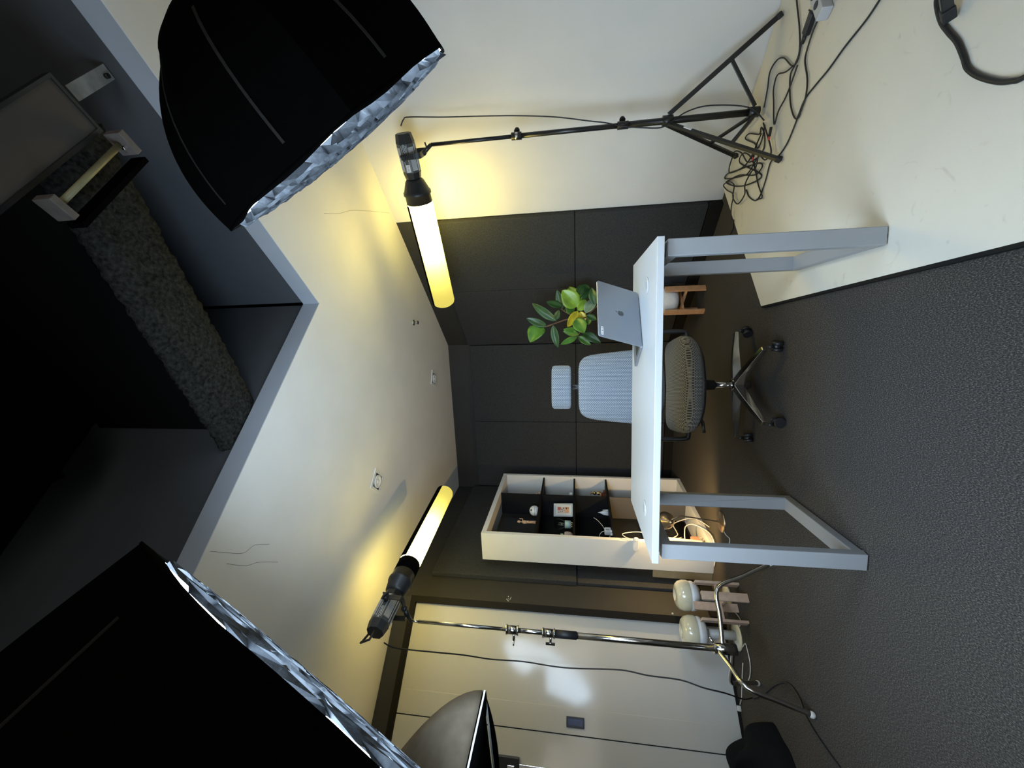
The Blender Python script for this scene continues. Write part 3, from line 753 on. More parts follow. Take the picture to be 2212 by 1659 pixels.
# glass bulb lamp
glass = bpy.data.materials.new('smoked_glass'); glass.use_nodes = True
gb = glass.node_tree.nodes['Principled BSDF']; gb.inputs['Base Color'].default_value = (.75, .82, .78, 1); gb.inputs['Roughness'].default_value = .03
gb.inputs['Transmission Weight'].default_value = 1; gb.inputs['IOR'].default_value = 1.1
bl = thing('glass_bulb_lamp', 'large clear glass bulb on a pale teal and amber base on the middle shelf', 'lamp', tuple(sp3(.345, .10, z2)))
c = sp3(.345, .10, z2)
k = MB()
for i in range(5):
    a = i * 2 * math.pi / 5; k.frust(c + V((.019 * math.cos(a), .019 * math.sin(a), 0)), c + V((.019 * math.cos(a), .019 * math.sin(a), .02)), .005, .005, 8)
link('brass_feet', k, gold, bl)
link('cap', MB().frust(c + V((0, 0, .02)), c + V((0, 0, .072)), .034, .034, 24), teal_m, bl)
link('bulb', MB().lathe(c + V((0, 0, .0725)), [(.022, 0), (.030, .01), (.042, .035), (.046, .055), (.040, .078), (.022, .094), (.0005, .098)], 28), glass, bl)
k = MB()
for i in (-1, 0, 1): k.tube([c + V((i * .008, 0, .074)), c + V((i * .009, .002, .13))], .0025, 6)
link('filament', k, chrome, bl)
# succulent in a clay pot
su = thing('potted_succulent', 'small succulent in a pale clay pot at the near end of the middle shelf', 'potted plant', tuple(sp3(.15, .09, z2)))
c = sp3(.15, .09, z2)
link('pot', MB().lathe(c, [(.022, 0), (.036, .02), (.041, .045), (.036, .068), (.030, .07), (.028, .06), (.0005, .058)], 24), clay, su)
k = MB()
for i in range(9):
    a = i * 2.4; q = c + V((math.cos(a) * .024, math.sin(a) * .024, .088 + .008 * (i % 3)))
    k.tube([c + V((0, 0, .06)), (c + V((0, 0, .075))).lerp(q, .6), q], [.003, .007, .001], 6)
link('leaves', k, nm('succulent_green', (.42, .55, .35), .5), su)
# trophy and box in the third right bay
tr_ = thing('small_trophy', 'small shiny gold trophy on a dark base in the lower right bay', 'trophy', tuple(sp3(.93, .10, z3)))
c = sp3(.93, .10, z3)
link('base', MB().box(c + V((0, 0, .012)), (.05, .05, .024), -SA), amber_m, tr_, bevel=.001)
k = MB().lathe(c, [(.012, .024), (.006, .035), (.018, .055), (.020, .07), (.007, .085), (.016, .10), (.018, .115), (.006, .128), (.004, .15)], 16)
for a in (0, 1.57): k.bar(c + V((-.022 * math.cos(a), -.022 * math.sin(a), .145)), c + V((.022 * math.cos(a), .022 * math.sin(a), .145)), .004, .004)
link('figure', k, gold, tr_)
tb = thing('trinket_box', 'small dark red wooden box beside the gold trophy', 'box', tuple(sp3(.80, .09, z3)))
link('body', sbox(.775, .84, .05, .12, z3 + .0005, z3 + .05), amber_m, tb, bevel=.002); link('lid', sbox(.772, .843, .047, .123, z3 + .0505, z3 + .062), wood_d, tb, bevel=.002)
# charger with cord, model rocket shape, stuff in the third bay
ct = thing('model_rocket', 'white model spacecraft standing upright at the back of the lower left bay', 'model', tuple(sp3(.60, .12, z3)))
c = sp3(.60, .12, z3); k = MB().lathe(c, [(.010, 0), (.010, .012), (.004, .02), (.004, .05), (.0005, .052)], 14)
link('booster', MB().lathe(c, [(.018, 0), (.018, .045), (.006, .075), (.0005, .095)], 18), opal, ct)
k = MB()
for i in range(3):
    a = i * 2.09; k.frust(c + V((.024 * math.cos(a), .024 * math.sin(a), 0)), c + V((.024 * math.cos(a), .024 * math.sin(a), .05)), .007, .002, 10)
link('side_booster', k, opal, ct)
cg = thing('wall_charger', 'white plug charger with coiled white cord in the lower left bay', 'charger', tuple(sp3(.24, .08, z3)))
c = sp3(.24, .08, z3)
link('body', MB().box(c + V((0, 0, .030)), (.05, .045, .055), -SA), opal, cg, bevel=.006)
link('grey_face', MB().box(c + V((.012, -.0235, .034)), (.026, .002, .03), -SA), nm('face_grey', (.18, .18, .19), .5), cg)
k = MB(); k.tube(smooth_path([c + V((0, 0, .058)), c + V((-.01, -.01, .085)), c + V((-.04, -.02, .10)), c + V((-.06, -.02, .07)), c + V((-.045, -.015, .02)), c + V((-.01, -.03, .006))]), .003, 6)
k.tube(smooth_path([c + V((.015, .01, .058)), c + V((.03, .06, .075)), c + V((.05, .12, .11)), c + V((.06, .15, .14))]), .0018, 6)
link('cord', k, white_cord, cg)
for i, (s_, lab) in enumerate(((.15, 'tiny white bead near the front of the lower left bay beside the cord'), (.19, 'white cap lying between the bead and the charger'))):
    tag(link('white_bead', MB().lathe(sp3(s_, .05, z3), [(.012, 0), (.012, .010), (.006, .014), (.0005, .014)], 14), opal), lab, 'cap')
# clip-on switch hanging on the bookcase side, with its cord
sw = thing('inline_switch', 'white oval cord switch hanging over the near side of the bookcase', 'switch', tuple(sp3(-.008, .0, .58)))
c = sp3(-.012, .012, .585)
k = MB(); a_ = V((s_n.x, s_n.y, 0)); 
link('body', slab(sp3(-.001, .020, .560), a_, V((0, 0, 1)), -V((s_d.x, s_d.y, 0)), .115, .042, .016, .0205), opal, sw, bevel=.003)
link('rocker', MB().box(sp3(-.019, -.018, .581), (.004, .014, .012), -SA), nm('grey_rocker', (.3, .3, .3), .5), sw)
link('cord', MB().tube(smooth_path([sp3(.0, -.016, .62), sp3(.02, -.02, .66), sp3(.06, -.022, .67), sp3(.08, -.03, .55), sp3(.06, -.02, .40), sp3(.09, .03, .30), sp3(.16, .05, .20)]), .0035, 6), white_cord, sw)
# power strip and tangle inside the lowest bay
ps = thing('power_strip', 'white multi-socket power strip standing in the bottom bay of the bookcase', 'power strip', tuple(sp3(.12, .05, .036)))
link('body', MB().bar(sp3(.07, .028, .33), sp3(.045, .028, .08), .05, .03, tuple(-V((s_d.x, s_d.y, 0)))), white_cord, ps, bevel=.004)
link('adapter', MB().box(sp3(.10, .035, .12), (.05, .04, .06), -SA), coral, ps, bevel=.004)
k = MB()
k.tube(smooth_path([sp3(.075, .01, .30), sp3(.14, .02, .24), sp3(.24, .05, .225), sp3(.36, .06, .22), sp3(.42, .05, .13), sp3(.40, .02, .06), sp3(.33, -.01, .04), sp3(.26, -.03, .02), sp3(.15, -.06, .006)]), .004, 6)
k.tube(smooth_path([sp3(.075, .015, .20), sp3(.13, .0, .19), sp3(.22, -.01, .16), sp3(.24, -.02, .10), sp3(.15, -.03, .03), sp3(.03, -.05, .02), sp3(-.03, .02, .008), sp3(-.03, .16, .008)]), .0045, 6)
k.tube(smooth_path([sp3(.07, .02, .25), sp3(.16, .12, .20), sp3(.24, .15, .12), sp3(.17, .05, .05)]), .003, 6)
link('white_cord', k, white_cord, ps)
# tan board leaning behind the bookcase
k = MB().prism([tuple(sp3(s, d, 0).xy) for s, d in ((.01, .248), (.03, .248), (.03, .318), (.01, .318))], 0, .44)
tag(link('tan_board', k, cardboard, bevel=.001), 'tan board standing on edge between the bookcase and the left wall', 'board')

# ------------------------------------------------------------------ desk lamp with metal shade on the floor
dl = thing('desk_lamp', 'small aged metal gooseneck lamp on the carpet, shining into the bookcase', 'lamp', (-0.998, 3.123, 0))
link('base', MB().lathe((-0.998, 3.123, 0), [(.075, 0), (.076, .006), (.068, .012), (.012, .018), (.0005, .02)], 32), brass, dl)
link('arm', MB().tube(smooth_path([(-0.998, 3.123, .015), (-0.985, 3.118, .12), (-0.972, 3.112, .22), (-0.966, 3.108, .29), (-0.985, 3.105, .335), (-1.0, 3.108, .36)]), .005, 8), brass, dl)
sc_ = V((-1.008, 3.108, .372)); sax = V((-.18, .92, .20)).normalized()
sh_ = link('shade', MB().lathe(sc_, [(.012, -.035), (.016, -.034), (.022, -.015), (.040, .0), (.058, .025), (.064, .055), (.062, .055), (.056, .026), (.038, .003), (.016, -.008), (.0005, -.01)], 32, axis=sax), brass, dl)
link('shade_cap', MB().lathe(sc_ - sax * .035, [(.016, 0), (.017, -.012), (.010, -.022), (.0005, -.024)], 20, axis=sax), brass, sh_)
link('bulb', MB().ball(sc_ + sax * .03, .020), plain_emit('warm_bulb', (1, .66, .22), 40.0), dl)
pd = bpy.data.lights.new('desk_lamp_light', 'POINT'); pd.energy = 24.0; pd.color = (1, .66, .24); pd.shadow_soft_size = .015
po = bpy.data.objects.new('desk_lamp_light', pd); COL.objects.link(po); po.location = sc_ + sax * .062
link('cord', MB().tube(smooth_path([(-1.05, 3.075, .006), (-1.06, 3.03, .005), (-1.064, 2.964, .005), (-1.125, 2.999, .005), (-1.16, 3.1, .005)]), .0025, 6), white_cord, dl)

# ------------------------------------------------------------------ mushroom lamps
def mushroom(x, y, z0, label):
    t = thing('mushroom_lamp', label, 'lamp', (x, y, 0), 0, 'cream mushroom lamps beside the bookcase')
    c = V((x, y, 0))
    link('base', MB().lathe(c, [(.085, 0), (.088, .006), (.082, .012), (.03, .016), (.0005, .016)], 36), cream_gl, t)
    link('stem', MB().frust(c + V((0, 0, .014)), c + V((0, 0, .20)), .028, .028, 28), nm('frosted_stem', (.5, .5, .48), .4), t)
    sh = link('shade', MB().lathe(c, [(.097, .258), (.101, .270), (.100, .30), (.090, .328), (.070, .346), (.042, .353), (.036, .350), (.032, .335)], 48, closed_ends=False), cream_gl, t)
    link('diffuser', MB().lathe(c, [(.035, .195), (.066, .198), (.086, .212), (.096, .235), (.095, .259), (.0005, .259)], 48), opal, t)
    link('knob_well', MB().lathe(c, [(.032, .336), (.02, .333), (.0005, .333)], 28, closed_ends=False), nm('violet_grey', (.20, .19, .26), .4), sh)
    return t
ML = mushroom(-1.495, 3.02, 0, 'cream mushroom table lamp on the carpet nearer the bookcase')
dup(ML, (-1.650, 2.85, 0), 0, 'cream mushroom table lamp on the carpet beside the chrome stand')

# ------------------------------------------------------------------ wooden plant stands
def plant_stand(x, y, rz, w_, h_, mat, label):
    t = thing('plant_stand', label, 'plant stand', (x, y, 0), rz, 'wooden plant stands'); M = t.matrix_basis
    for sx in (-1, 1):
        for sy in (-1, 1):
            k = MB().box((sx * w_ / 2, sy * w_ / 2, h_ / 2), (.016, .05, h_), math.atan2(sy, sx)); k.v = [M @ p for p in k.v]
            link('leg', k, mat, t, bevel=.002)
    d_ = w_ * math.sqrt(2) - .0165
    for a, dz in ((45, 0), (-45, 0.0)):
        k = MB().box((0, 0, h_ * .52 + (0.0 if a > 0 else -.0161)), (d_, .03, .016), R(a)); k.v = [M @ p for p in k.v]
        link('cross_bar', k, mat, t, bevel=.001)
    return t
# corners of the empty stand: (-1.299,2.832) (-1.327,2.675) (-1.463,2.842) (-1.477,2.69)
plant_stand(-1.392, 2.760, R(-2), .155, .27, wood, 'empty pale wooden plant stand in front of the mushroom lamps')
plant_stand(.692, 3.575, R(-13), .185, .31, wood_d, 'warm brown wooden plant stand under the desk holding a white pot')

# ------------------------------------------------------------------ potted rubber plant
pl_ = thing('potted_rubber_plant', 'green and yellow variegated rubber plant in a white pot behind the laptop', 'potted plant', (.692, 3.575, .178))
link('pot', MB().lathe((.692, 3.575, .192), [(.055, 0), (.085, .01), (.098, .05), (.10, .12), (.094, .20), (.086, .20), (.084, .17), (.0005, .165)], 36), soil, pl_)
ST = [[(.692, 3.575, .33), (.70, 3.53, .6), (0.675, 3.45, 0.804), (0.64, 3.45, 0.859), (0.586, 3.45, 0.914), (0.559, 3.45, 0.932), (0.542, 3.45, 1.006), (0.54, 3.45, 1.098), (0.51, 3.43, 1.191), (0.48, 3.42, 1.276), (.482, 3.42, 1.31)],
      [(0.557, 3.45, 0.932), (0.475, 3.44, 0.969), (0.411, 3.43, 1.006), (0.392, 3.42, 1.02)],
      [(0.541, 3.45, 1.006), (0.57, 3.44, 1.061), (0.615, 3.45, 1.134), (0.645, 3.46, 1.15)],
      [(0.588, 3.46, 0.913), (0.645, 3.46, 0.95), (0.698, 3.46, 1.0), (0.741, 3.45, 1.014)]]
for i, s_ in enumerate(ST):
    link('stem', MB().tube(smooth_path(s_), .006 if i == 0 else .004, 7), stem_m, pl_)
LEAVES = [((0.521, 3.394, 1.189), (0.675, 3.39, 1.392), 0.05, 0), ((0.483, 3.407, 1.273), (0.554, 3.412, 1.442), 0.045, 0), ((0.483, 3.433, 1.308), (0.342, 3.362, 1.405), 0.1, 1), ((0.481, 3.371, 1.215), (0.298, 3.409, 1.177), 0.045, 0), ((0.53, 3.396, 1.198), (0.602, 3.349, 1.166), 0.035, 0), ((0.625, 3.47, 1.149), (0.793, 3.455, 1.185), 0.045, 0), ((0.65, 3.454, 1.144), (0.69, 3.44, 1.274), 0.05, 0), ((0.638, 3.434, 1.019), (0.769, 3.375, 1.141), 0.1, 2), ((0.651, 3.433, 1.014), (0.819, 3.475, 1.083), 0.09, 2), ((0.608, 3.422, 1.014), (0.698, 3.446, 0.945), 0.055, 2), ((0.601, 3.437, 1.01), (0.466, 3.366, 1.099), 0.05, 3), ((0.602, 3.446, 0.991), (0.466, 3.449, 0.954), 0.055, 3), ((0.535, 3.4, 1.024), (0.407, 3.324, 0.963), 0.075, 1), ((0.55, 3.457, 0.923), (0.488, 3.443, 0.928), 0.035, 1), ((0.694, 3.442, 1.0), (0.794, 3.485, 0.914), 0.04, 0), ((0.737, 3.441, 1.014), (0.839, 3.49, 0.96), 0.045, 0), ((0.58, 3.409, 0.951), (0.705, 3.442, 0.863), 0.06, 4), ((0.407, 3.414, 1.007), (0.443, 3.465, 1.138), 0.035, 1), ((0.452, 3.458, 1.02), (0.449, 3.392, 1.132), 0.03, 1), ((0.384, 3.384, 1.02), (0.32, 3.334, 1.153), 0.035, 1), ((0.395, 3.467, 1.011), (0.321, 3.448, 0.908), 0.04, 1), ((0.418, 3.433, 0.974), (0.328, 3.395, 0.826), 0.05, 0), ((0.563, 3.421, 0.942), (0.52, 3.395, 0.862), 0.04, 0), ((0.641, 3.405, 0.87), (0.789, 3.407, 0.9), 0.05, 0), ((0.644, 3.428, 1.106), (0.604, 3.475, 1.042), 0.06, 1), ((0.809, 3.438, 0.986), (0.799, 3.488, 0.911), 0.04, 0)]
allst = [p for s_ in ST for p in smooth_path(s_)]
for b_, t_, w_, kind in LEAVES:
    b_, t_ = V(b_), V(t_); d = t_ - b_; L1 = d.length; d.normalize()
    near = min(allst, key=lambda p: (p - b_).length)
    a = d.cross(V((random.uniform(-.5, .5), -1, random.uniform(-.3, .3)))).normalized(); n_ = a.cross(d)
    cvx = random.choice((-1, 1)) * random.uniform(.03, .10)
    def lfn(u, v_):
        wv = w_ * 1.5 * math.sin(math.pi * u ** .85) ** .75 * .5 if 0 < u < 1 else .0
        x = (v_ - .5) * 2
        return b_ + d * (u * L1) + a * (x * wv) + n_ * (-abs(x) * wv * -.35 + cvx * L1 * math.sin(math.pi * u) + .002 * math.sin(u * 40) * abs(x))
    k = MB().grid(lfn, 14, 6); k.tube([near, b_.lerp(near, .3), b_], .0018, 5)
    o = link('leaf', k, LEAF[kind], pl_, recalc=False, solid=.0012)

# ------------------------------------------------------------------ studio lights with tube diffusers
tube_e = emission('tube_glow', (1.0, .84, .16), (1.0, .72, .16), TUBE_POWER * 3.5, 1.0, .82)
tube_e2 = tube_e
def rig(t, tail, axis, r_tube, L_tube, pivot_s, handle=True):
    """lamp head, reflector collar and glowing tube along the axis, starting at tail"""
    ax_ = V(axis).normalized(); sd = ax_.cross(V((0, 0, 1))).normalized(); uz = sd.cross(ax_)
    tail = V(tail); P_ = lambda s, a=0.0, b=0.0: tail + ax_ * s + sd * a + uz * b
    head = MB().frust(P_(.05), P_(.215), .056, .056, 8, smooth=False, ph=R(22.5))
    hd = link('lamp_head', head, lamp_grey, t, bevel=.003)
    k = MB().frust(P_(.0), P_(.05), .048, .058, 8, smooth=False, ph=R(22.5)); link('rear_cap', k, black_plastic, hd, bevel=.002)
    k = MB().frust(P_(.212), P_(.25), .058, .05, 8, smooth=False, ph=R(22.5)); link('front_cap', k, black_plastic, hd, bevel=.002)
    k = MB()
    for a_ in range(8):
        th = R(45 * a_); rr = .0535
        if a_ % 2 == 0:
            for q in (-.014, .014):
                o_ = sd * (rr * math.cos(th) - q * math.sin(th)) + uz * (rr * math.sin(th) + q * math.cos(th))
                k.bar(P_(.06) + o_, P_(.205) + o_, .004, .004)
        else:
            for i in range(6):
                q = -.015 + .006 * i; o_ = sd * (rr * math.cos(th) - q * math.sin(th)) + uz * (rr * math.sin(th) + q * math.cos(th))
                k.bar(P_(.07) + o_, P_(.20) + o_, .0022, .004)
    link('cooling_fins', k, silver_strip, hd)
    # carrying handle at the tail
    k = MB().tube([P_(.02, -.03, .045), P_(-.03, -.03, .060), P_(-.055, -.01, .055), P_(-.055, .02, .0), P_(-.01, .03, -.01)], .006, 6)
    if handle: link('carry_handle', k, black_plastic, hd)
    # yoke
    k = MB(); pv_ = P_(pivot_s)
    return hd, P_, ax_, sd, uz
def finish_tube(t, P_, ax_, sd, uz, r_tube, L_tube, s0, a0, a1):
    k = MB().lathe(P_(0), [(.045, .25), (.060, .265), (r_tube * 1.0, .325), (r_tube * 1.06, .328), (r_tube * 1.08, .345), (r_tube * .99, .350), (r_tube * 1.0, s0), (.0005, s0)], 32, axis=ax_)
    cn = link('reflector_collar', k, black_plastic, t)
    nn = 40; vs_ = []
    # glowing sleeve: local x runs along the tube so the glow can fade with distance from the lamp head
    r_ = r_tube * .985
    prof = [(r_, 0), (r_, L_tube - .03), (r_ * .93, L_tube - .012), (r_ * .75, L_tube), (.0005, L_tube)]
    mb = MB(); vs_ = []
    for q, h in prof:
        for j in range(nn):
            a = 2 * math.pi * j / nn; vs_.append(V((h, q * math.cos(a), q * math.sin(a))))
    mb.add(vs_, [(i * nn + j, i * nn + (j + 1) % nn, (i + 1) * nn + (j + 1) % nn, (i + 1) * nn + j) for i in range(len(prof) - 1) for j in range(nn)], True)
    me = bpy.data.meshes.new('glowing_tube'); me.from_pydata([tuple(p) for p in mb.v], [], mb.f)
    for p in me.polygons: p.use_smooth = True
    me.materials.append(tube_e)
    o = bpy.data.objects.new('glowing_tube', me); COL.objects.link(o); o.parent = t
    W = frame(P_(s0 + .001), ax_, -sd, uz)
    o.matrix_basis = t.matrix_basis.inverted() @ W
    # opaque black backing along the top of the tube
    rb_ = r_tube * 1.03
    def bf(u, v_):
        a = R(a0 + (a1 - a0) * v_) ; return P_(s0 + .004 + u * (L_tube - .02)) + sd * (rb_ * math.cos(a)) + uz * (rb_ * math.sin(a))
    link('black_backing', MB().grid(bf, 6, 16), black_cloth, t, solid=.002, recalc=False)
def yoke(t, P_, sd, uz, s_p, foot, drop=.10, half=.078):
    mb = MB(); pv = [P_(s_p, q * .066) for q in (-1, 1)]
    path = [P_(s_p, -half, .02), P_(s_p, -half, -drop * .75), P_(s_p, -half * .75, -drop), P_(s_p, half * .75, -drop), P_(s_p, half, -drop * .75), P_(s_p, half, .02)]
    pts = smooth_path(path, 5)
    for a, b in zip(pts[:-1], pts[1:]): mb.bar(a, b, .030, .006, tuple((b - a).normalized().cross(V(P_(1) - P_(0)))))
    y_ = link('yoke', mb, black_metal, t)
    k = MB()
    for q in (-1, 1):
        k.frust(P_(s_p, q * .055), P_(s_p, q * (half + .012)), .014, .014, 14); k.frust(P_(s_p, q * (half + .012)), P_(s_p, q * (half + .026)), .022, .019, 3, smooth=False)
    link('pivot_knob', k, black_plastic, y_)
    c = P_(s_p, 0, -drop); k = MB().frust(c, foot, .014, .012, 14); k.tube([(V(foot) + c) / 2, (V(foot) + c) / 2 + V((.03, -.02, .008))], .005, 6); k.ball(c, .018)
    link('spigot', k, black_metal, y_)

# right light on a black tripod
RPx, RPy = 1.467, 2.387
lr = thing('studio_light', 'glowing yellow tube light on a black tripod stand against the white wall', 'studio light', (RPx, RPy, 0.02))
tail = V((1.512, 2.318, 2.05)); axr = V((-.782, .655, 0)) if False else (V((.635, 3.085, 2.05)) - V((1.512, 2.318, 2.05)))
hd, P_, ax_, sd, uz = rig(lr, tail, axr, .078, .70, .11, False)
finish_tube(lr, P_, ax_, sd, uz, .085, axr.length - .40, .40, 52, 140)
yoke(lr, P_, sd, uz, .115, (RPx, RPy, 1.90))
# lettering on the housing side that faces the room
def side_text(P_, ax_, sd, uz, hd, sgn, b):
    th = R(0)
    x = -ax_ if sgn > 0 else ax_; z = sd * sgn
    n_ = (sd * sgn)
    y = n_.cross(x)
    textmesh('maker_lettering', 'GODOX', .019, label_white, frame(P_(.088) + n_ * .0535 , x, y, n_), hd)
    k = MB().bar(P_(.163) + n_ * .0535, P_(.205) + n_ * .0535, .002, .022, tuple(y)); link('model_plate', k, label_white, hd)
    textmesh('plate_lettering', 'SL150', .0125, black_plastic, frame(P_(.184) + n_ * .0549, x, y, n_), hd)
cam_side = -1 if sd.dot(V((0, 0, 0)) - V((RPx, RPy, 0))) < 0 else 1
side_text(P_, ax_, sd, uz, hd, cam_side, 0)
k = MB().frust((RPx, RPy, .10), (RPx, RPy, .75), .0175, .0175, 16); k.frust((RPx, RPy, .75), (RPx, RPy, 1.37), .014, .014, 16); k.frust((RPx, RPy, 1.37), (RPx, RPy, 1.90), .011, .011, 16)
pol = link('pole', k, black_metal, lr)
for z in (.76, 1.37):
    k = MB().frust((RPx, RPy, z - .03), (RPx, RPy, z + .03), .021, .021, 16); k.frust((RPx, RPy, z), (RPx + .045, RPy + .02, z), .005, .005, 8); k.frust((RPx + .04, RPy + .016, z), (RPx + .055, RPy + .024, z), .018, .014, 10)
    link('locking_collar', k, black_plastic, pol)
k = MB().frust((RPx, RPy, 1.362), (RPx, RPy, 1.378), .0217, .0217, 16); link('silver_band', k, chrome, pol)
lgs = MB().frust((RPx, RPy, .49), (RPx, RPy, .545), .028, .028, 16); link('leg_collar', lgs, black_metal, lr)
link('brace_collar', MB().frust((RPx, RPy, .045), (RPx, RPy, .10), .026, .026, 16), black_metal, lr)
for fx, fy in ((1.801, 2.174), (1.098, 2.191), (1.421, 2.745)):
    c0 = V((RPx, RPy, .515)); f1 = V((fx, fy, .03)); d = (f1 - c0); h_ = V((d.x, d.y, 0)).normalized() * .028
    lg = link('leg', MB().bar(c0 + h_, f1, .016, .024), black_metal, lr, bevel=.002)
    link('rubber_foot', MB().bar(f1 - d.normalized() * .02, f1 + d.normalized() * .005, .024, .026), rubber, lg, bevel=.003)
    mid = c0.lerp(f1, .60); link('brace', MB().bar(V((RPx, RPy, .07)) + h_, mid, .012, .018), black_metal, lr, bevel=.001)
c0 = V((RPx, RPy, .515)); f1 = V((1.098, 2.191, .03))
k = MB().bar(c0.lerp(f1, .17) + V((-.009, -.012, .008)), c0.lerp(f1, .24) + V((-.009, -.012, .008)), .012, .016); link('leg_label', k, label_white, lr)
LC = [(1.536, 2.287, 2.049), (1.586, 2.307, 2.04), (1.617, 2.337, 2.018), (1.627, 2.387, 1.813), (1.608, 2.387, 1.582), (1.586, 2.387, 1.358), (1.555, 2.387, 1.14), (1.513, 2.387, 0.954), (1.490, 2.387, 0.85), (1.447, 2.364, 0.762), (1.425, 2.36, 0.65), (1.41, 2.35, 0.565), (1.43, 2.35, 0.514), (1.49, 2.36, .42), (1.51, 2.36, .30), (1.46, 2.33, .12), (1.40, 2.36, .03)]
link('power_cord', MB().tube(smooth_path(LC), .0035, 6), rubber, lr)

# left light on a chrome C-stand
LPx, LPy = -1.356, 2.218
ll = thing('studio_light', 'glowing yellow tube light on a chrome stand beside the white doors', 'studio light', (LPx, LPy, 0))
tail = V((-1.325, 2.035, 2.10)); axl = V((-.885, 3.235, 2.10)) - tail
hd, P_, ax_, sd, uz = rig(ll, tail, axl, .066, .8, .18)
finish_tube(ll, P_, ax_, sd, uz, .070, axl.length - .49, .49, 10, 125)
# longer collar for this head
link('tube_sleeve', MB().frust(P_(.40), P_(.489), .0705, .0705, 32), black_cloth, ll)
yoke(ll, P_, sd, uz, .16, (LPx, LPy, 1.975), drop=.10)
cam_side = -1 if sd.dot(V((0, 0, 0)) - V((LPx, LPy, 0))) < 0 else 1
side_text(P_, ax_, sd, uz, hd, cam_side, 0)
k = MB().frust((LPx, LPy, .26), (LPx, LPy, 1.15), .0165, .0165, 20); k.frust((LPx, LPy, 1.15), (LPx, LPy, 1.41), .0125, .0125, 18); k.frust((LPx, LPy, 1.41), (LPx, LPy, 1.93), .0095, .0095, 18); k.frust((LPx, LPy, 1.93), (LPx, LPy, 1.975), .006, .006, 12)
pol = link('column', k, chrome, ll)
link('black_sleeve', MB().frust((LPx, LPy, 1.035), (LPx, LPy, 1.15), .0205, .0205, 20), rubber, pol)
for z, tk in ((1.185, 1), (1.385, 0)):
    k = MB().frust((LPx, LPy, z - .032), (LPx, LPy, z + .032), .0225, .0225, 20); k.frust((LPx, LPy, z - .034), (LPx, LPy, z - .028), .026, .026, 20); k.frust((LPx, LPy, z + .028), (LPx, LPy, z + .034), .026, .026, 20)
    e = V((-.045, -.02, 0)); k.frust((LPx, LPy, z - .01), V((LPx, LPy, z - .01)) + e, .007, .007, 10)
    if tk: k.bar(V((LPx, LPy, z - .035)) + e, V((LPx, LPy, z + .015)) + e, .012, .009, (1, 0, 0))
    else: k.frust(V((LPx, LPy, z - .01)) + e, V((LPx, LPy, z - .01)) + e * 1.5, .004, .004, 8)
    link('clamp', k, chrome, pol)
k = MB().frust((LPx, LPy, .235), (LPx, LPy, .345), .027, .027, 16); k.tube([(LPx, LPy, .33), (LPx + .05, LPy + .01, .36)], .006, 8)
link('leg_hub', k, alu, ll)
for bx, by, bz, fx, fy, zh in ((-1.105, 2.335, .285, -.965, 2.36, .30), (-1.400, 2.012, .262, -1.461, 1.972, .33), (-1.60, 2.33, .22, -1.72, 2.52, .25)):
    pth = [(LPx, LPy, zh), V((LPx, LPy, zh)).lerp(V((bx, by, bz)), .5), (bx, by, bz), V((bx, by, bz)).lerp(V((fx, fy, .02)), .5), (fx, fy, .014)]
    lg = link('leg', MB().tube(smooth_path(pth, 5), .0115, 12), chrome, ll)
    link('foot_cap', MB().ball((fx, fy, .014), .0145), white_cord, lg)
LCc = [(-1.37, 2.03, 2.045), (-1.408, 2.06, 2.02), (-1.455, 2.12, 1.981), (-1.51, 2.2, 1.824), (-1.578, 2.3, 1.691), (-1.655, 2.4, 1.547), (-1.684, 2.45, 1.357), (-1.695, 2.45, 1.162), (-1.692, 2.45, 1.025), (-1.655, 2.42, 0.787), (-1.657, 2.4, 0.637), (-1.65, 2.38, 0.467), (-1.659, 2.35, 0.354), (-1.69, 2.37, 0.237), (-1.82, 2.52, .09), (-1.88, 2.62, 0.006), (-1.852, 2.582, 0.006), (-1.736, 2.461, 0.006), (-1.588, 2.326, 0.006), (-1.504, 2.229, 0.006), (-1.471, 2.153, 0.006), (-1.479, 2.087, 0.006), (-1.517, 2.041, 0.006), (-1.53, 1.968, 0.006), (-1.532, 1.869, 0.006), (-1.528, 1.794, 0.006), (-1.52, 1.6, .006)]
link('power_cord', MB().tube(smooth_path(LCc), .0038, 6), rubber, ll)

